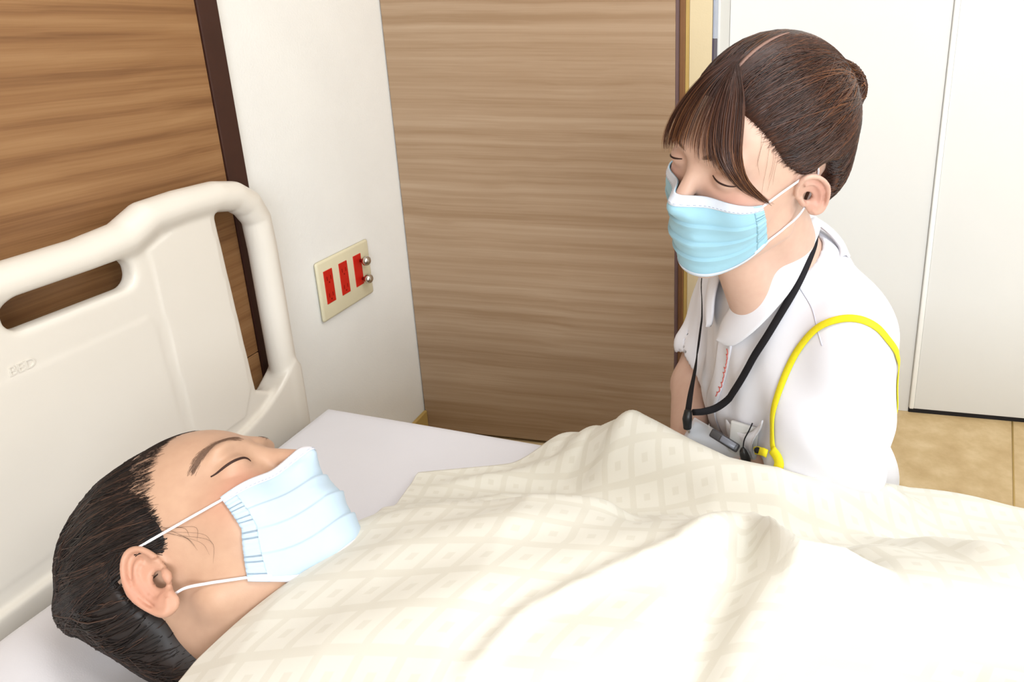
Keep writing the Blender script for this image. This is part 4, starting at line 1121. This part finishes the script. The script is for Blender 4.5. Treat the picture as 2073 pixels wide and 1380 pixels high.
P, g = leaf([tuple(q) for q in mirror(CI)], [tuple(q) for q in mirror(CO)])
v, f = sheet(P[:, ::-1], (P - g * 0.0030)[:, ::-1]); mesh('collar', v, f, wt.m, tu)
def on_tunic(pts, off, m=None, n=5, only_in=False):
    p = resample(np.array(pts), m) if m else np.array(pts)
    p = snap(TS, p, off, n, only_in); return p, grad(TS, p)
# button placket down the front, with the overlap's stitched edge
a = np.array(wT(0.0, 0.12, 0.095)); b = np.array(wT(0.0, 0.15, -0.20))
fr_ = []
for s in np.linspace(0, 1, 40):
    c = a * (1 - s) + b * s
    fr_.append([c + NT_R * x for x in np.linspace(-0.016, 0.016, 7)])
G = np.array(fr_); G = snap(TS, G.reshape(-1, 3), 0.0022, 8).reshape(G.shape); gn = grad(TS, G.reshape(-1, 3)).reshape(G.shape)
mesh('placket', *sheet(G, G - gn * 0.002), wt.m, tu)
# pocket patch low on the left breast
top = resample(np.array([(0.7976, 0.8094, 0.4643), (0.8136, 0.7940, 0.4583), (0.8334, 0.7853, 0.4661), (0.8500, 0.7640, 0.4960)]), 18)
G = np.stack([top - NT_U * d for d in np.linspace(0, 0.09, 12)], 1); G = snap(TS, G.reshape(-1, 3), 0.0085, 6).reshape(G.shape); gn = grad(TS, G.reshape(-1, 3)).reshape(G.shape)
mesh('breast_pocket', *sheet(G[:, ::-1], (G - gn * 0.002)[:, ::-1]), wt.m, tu)
# red embroidered name, a running script down the placket
redt = vary('red_thread', srgb(226, 110, 100), 0.8, 0.2, 0.05, 400)
base, bn = on_tunic([(0.7898, 0.8162, 0.5638), (0.7895, 0.8178, 0.5448), (0.7860, 0.8244, 0.5262), (0.7843, 0.8257, 0.5103), (0.7764, 0.8282, 0.4853)], 0.0032, 90)
tg = unit(np.gradient(base, axis=0)); sd = np.cross(tg, bn); ph_ = np.linspace(0, 1, 90)
wav = sd * (0.0026 * np.sin(ph_ * 62) * (0.6 + 0.4 * np.sin(ph_ * 17)))[:, None] + tg * (0.0016 * np.cos(ph_ * 62))[:, None]
pe, pen = on_tunic(base + wav, 0.0028)
mesh('embroidery', *tube(pe, 0.0007, 6), redt, tu)
# shoulder seam line of the set-in sleeve
ps, pn = on_tunic([(0.8768, 0.7887, 0.6716), (0.8921, 0.7669, 0.6524), (0.8982, 0.7467, 0.6361), (0.9042, 0.7308, 0.6188)], 0.0004, 30)
mesh('sleeve_seam', *tube(ps, 0.0006, 6), vary('seam_thread', srgb(196, 196, 210), 0.8, 0.2, 0.02, 300), tu)

# ---- black lanyard with its clear badge case
blk = vary('black_webbing', srgb(28, 26, 30), 0.75, 0.25, 0.06, 400, 0.2, 900, 0.0005)
J = np.array([0.7405, 0.800, 0.4640])
la = empty('lanyard', tuple(J), 'black neck lanyard with a clear badge case hanging on the nurse\'s chest', 'lanyard')
near = resample(np.array([(0.876, 0.915, 0.735), (0.8900, 0.8760, 0.7330), (0.8952, 0.8304, 0.7169), (0.8876, 0.8021, 0.6965), (0.874, 0.7813, 0.6677), (0.8549, 0.7690, 0.6322), (0.8356, 0.7690, 0.5908), (0.8147, 0.7850, 0.5390), (0.7985, 0.7960, 0.5040), (0.7800, 0.7990, 0.4840), (0.7620, 0.7980, 0.4765), (0.7480, 0.7980, 0.4740)]), 70)
near = snap(TS, near, 0.0105, 5, only_in=True); nn = grad(lambda q: tunic_sdf(q, False), near)
mesh('strap', *ribbon(near, nn, 0.0098, 0.0012), blk, la)
far = resample(np.array([(0.876, 0.915, 0.735), (0.8420, 0.9300, 0.7280), (0.800, 0.9330, 0.700), (0.7680, 0.9150, 0.6520), (0.7500, 0.9300, 0.6000), (0.7440, 0.9250, 0.5550), (0.7408, 0.9080, 0.5149), (0.7405, 0.8750, 0.4960), (0.7400, 0.8350, 0.4840), (0.7405, 0.8040, 0.4720)]), 70)
far = snap(TS, far, 0.0105, 5, only_in=True); nn = grad(lambda q: tunic_sdf(q, False), far); nn[-18:] = unit(nn[-18:] + np.linspace(0, 2.5, 18)[:, None] * np.array([0, -1, 0.4]))
mesh('strap', *ribbon(far, nn, 0.0098, 0.0012), blk, la)
mesh('connector', *tube(np.array([J + [0.001, -0.002, 0.012], J + [0, -0.003, 0.0], J + [0.0005, -0.004, -0.014]]), [0.0052, 0.0068, 0.0056], 10), vary('black_plastic', srgb(24, 24, 26), 0.4, 0.5, 0.05, 60), la)
n_ = unit(np.array([-0.15, -0.72, 0.68])); a_ = np.array([0.86, -0.05, -0.48]); a_ = unit(a_ - n_ * (a_ @ n_)); b_ = np.cross(n_, a_)
def obox(c, a, b, n, la_, lb, ln, bev):
    v, f = boxm(-la_ / 2, la_ / 2, -lb / 2, lb / 2, -ln / 2, ln / 2, bev, 2)
    v = np.array(v); return c + v[:, :1] * a + v[:, 1:2] * b + v[:, 2:] * n, f
clear = NT_('clear_plastic'); clear.base((0.92, 0.94, 0.98, 1), 0.08, 0.5, Alpha=0.35)
cb = np.array([0.7780, 0.795, 0.4270])
bc = mesh('badge_case', *obox(cb, a_, b_, n_, 0.088, 0.040, 0.0036, 0.0012), clear.m, la, False)
mesh('card', *obox(cb + n_ * 0.0001, a_, b_, n_, 0.080, 0.032, 0.0010, 0.0003), vary('white_card', srgb(214, 218, 226), 0.5, 0.4, 0.08, 120), bc, False)
mesh('clip_eye', *tube(np.array([J + [0.0005, -0.004, -0.014], J + [0.003, -0.004, -0.020], cb - a_ * 0.040]), 0.0016, 8), M['chrome'], bc)
# ---- small things at the breast pocket
gr = vary('dark_grey_plastic', srgb(62, 60, 62), 0.35, 0.5, 0.08, 80)
cl = empty('spring_clip', (0.793, 0.780, 0.44), 'dark grey spring clip above the badge case on the nurse\'s chest', 'clip')
A, B = np.array([0.7745, 0.782, 0.4570]), np.array([0.8120, 0.775, 0.4400]); u_ = unit(B - A); w_ = unit(np.cross(n_, u_))
mesh('clip_jaw', *obox(0.5 * (A + B), u_, w_, n_, 0.042, 0.0115, 0.0055, 0.0022), gr, cl)
mesh('clip_lever', *obox(0.35 * A + 0.65 * B + n_ * 0.005, u_, w_, unit(n_ + 0.25 * u_), 0.022, 0.0085, 0.0030, 0.0012), vary('grey_lens', srgb(116, 118, 128), 0.25, 0.5, 0.05, 80), cl)
fo = empty('key_fob', (0.826, 0.775, 0.42), 'small black fob hanging on a thin cord from the pocket', 'fob')
mesh('cord', *tube(catmull(np.array([(0.8290, 0.7780, 0.4790), (0.8250, 0.7740, 0.4700), (0.8195, 0.7740, 0.4560), (0.8180, 0.7730, 0.4430)]), 8), 0.0009, 6), blk, fo)
mesh('fob_body', *tube(catmull(np.array([(0.8178, 0.7730, 0.4440), (0.8195, 0.7720, 0.4360), (0.8235, 0.7710, 0.4250), (0.8255, 0.7700, 0.4180)]), 6), np.array([0.0022, 0.003, 0.004, 0.0048, 0.0052, 0.0055, 0.0058, 0.006, 0.0062, 0.0063, 0.0063, 0.0062, 0.006, 0.0056, 0.005, 0.0044, 0.0036, 0.0028, 0.002]), 10), vary('fob_black', srgb(36, 34, 34), 0.3, 0.5, 0.05, 80), fo)
pc, pcn = on_tunic([(0.8200, 0.7890, 0.4780)], 0.0045); pc = pc[0]; pcn = pcn[0]
pu = unit(NT_U - pcn * (NT_U @ pcn)); pr_ = np.cross(pu, pcn)
phn = tag(mesh('pocket_phone', *obox(pc - pu * 0.062, pr_, pu, pcn, 0.040, 0.110, 0.0060, 0.0025), vary('white_plastic', srgb(216, 216, 214), 0.35, 0.5, 0.02, 30)), 'white handset tucked into the nurse\'s breast pocket', 'phone')
# ---- yellow strap round the shoulder
yl = vary('yellow_webbing', srgb(238, 222, 36), 0.6, 0.3, 0.04, 300, 0.2, 800, 0.0005)
ys = empty('shoulder_strap', (0.86, 0.68, 0.47), 'thin yellow strap looped round the nurse\'s left shoulder', 'strap')
YP = [(0.8640, 0.7340, 0.4640), (0.8580, 0.7430, 0.4750), (0.8550, 0.7500, 0.5030), (0.8590, 0.7510, 0.5379), (0.8694, 0.7525, 0.5753), (0.8824, 0.7508, 0.6071), (0.9008, 0.7455, 0.6349), (0.9246, 0.7385, 0.6507), (0.946, 0.7342, 0.6542), (0.9654, 0.7328, 0.6466), (0.9808, 0.7371, 0.6287), (0.9940, 0.7564, 0.6046), (1.008, 0.790, 0.575), (1.016, 0.800, 0.546), (1.018, 0.799, 0.520), (1.012, 0.810, 0.490), (1.000, 0.840, 0.455)]
yp, yn = on_tunic(YP, 0.0016, 110)
mesh('webbing', *ribbon(yp, yn, 0.0090, 0.0013), yl, ys)
hp, hn = on_tunic([(0.8600, 0.7390, 0.4700), (0.8670, 0.7340, 0.4640), (0.8690, 0.7310, 0.4540), (0.8640, 0.7310, 0.4420), (0.8580, 0.7330, 0.4320)], 0.0045, 24)
mesh('hook_tab', *ribbon(hp, hn, 0.013, 0.0016), yl, ys)
for c0_, c1_, in (((0.8420, 0.7700, 0.4450), (0.8600, 0.7420, 0.4600)), ((1.0080, 0.8600, 0.4280), (0.9980, 0.8400, 0.4180))):
    c, cn = on_tunic([c0_, c1_], 0.006, 8)
    mesh('adjuster', *ribbon(c, cn, 0.010, 0.002), yl, ys)
    mesh('buckle', *tube(c[3:6] + cn[3:6] * 0.001, 0.0042, 8), blk, ys)
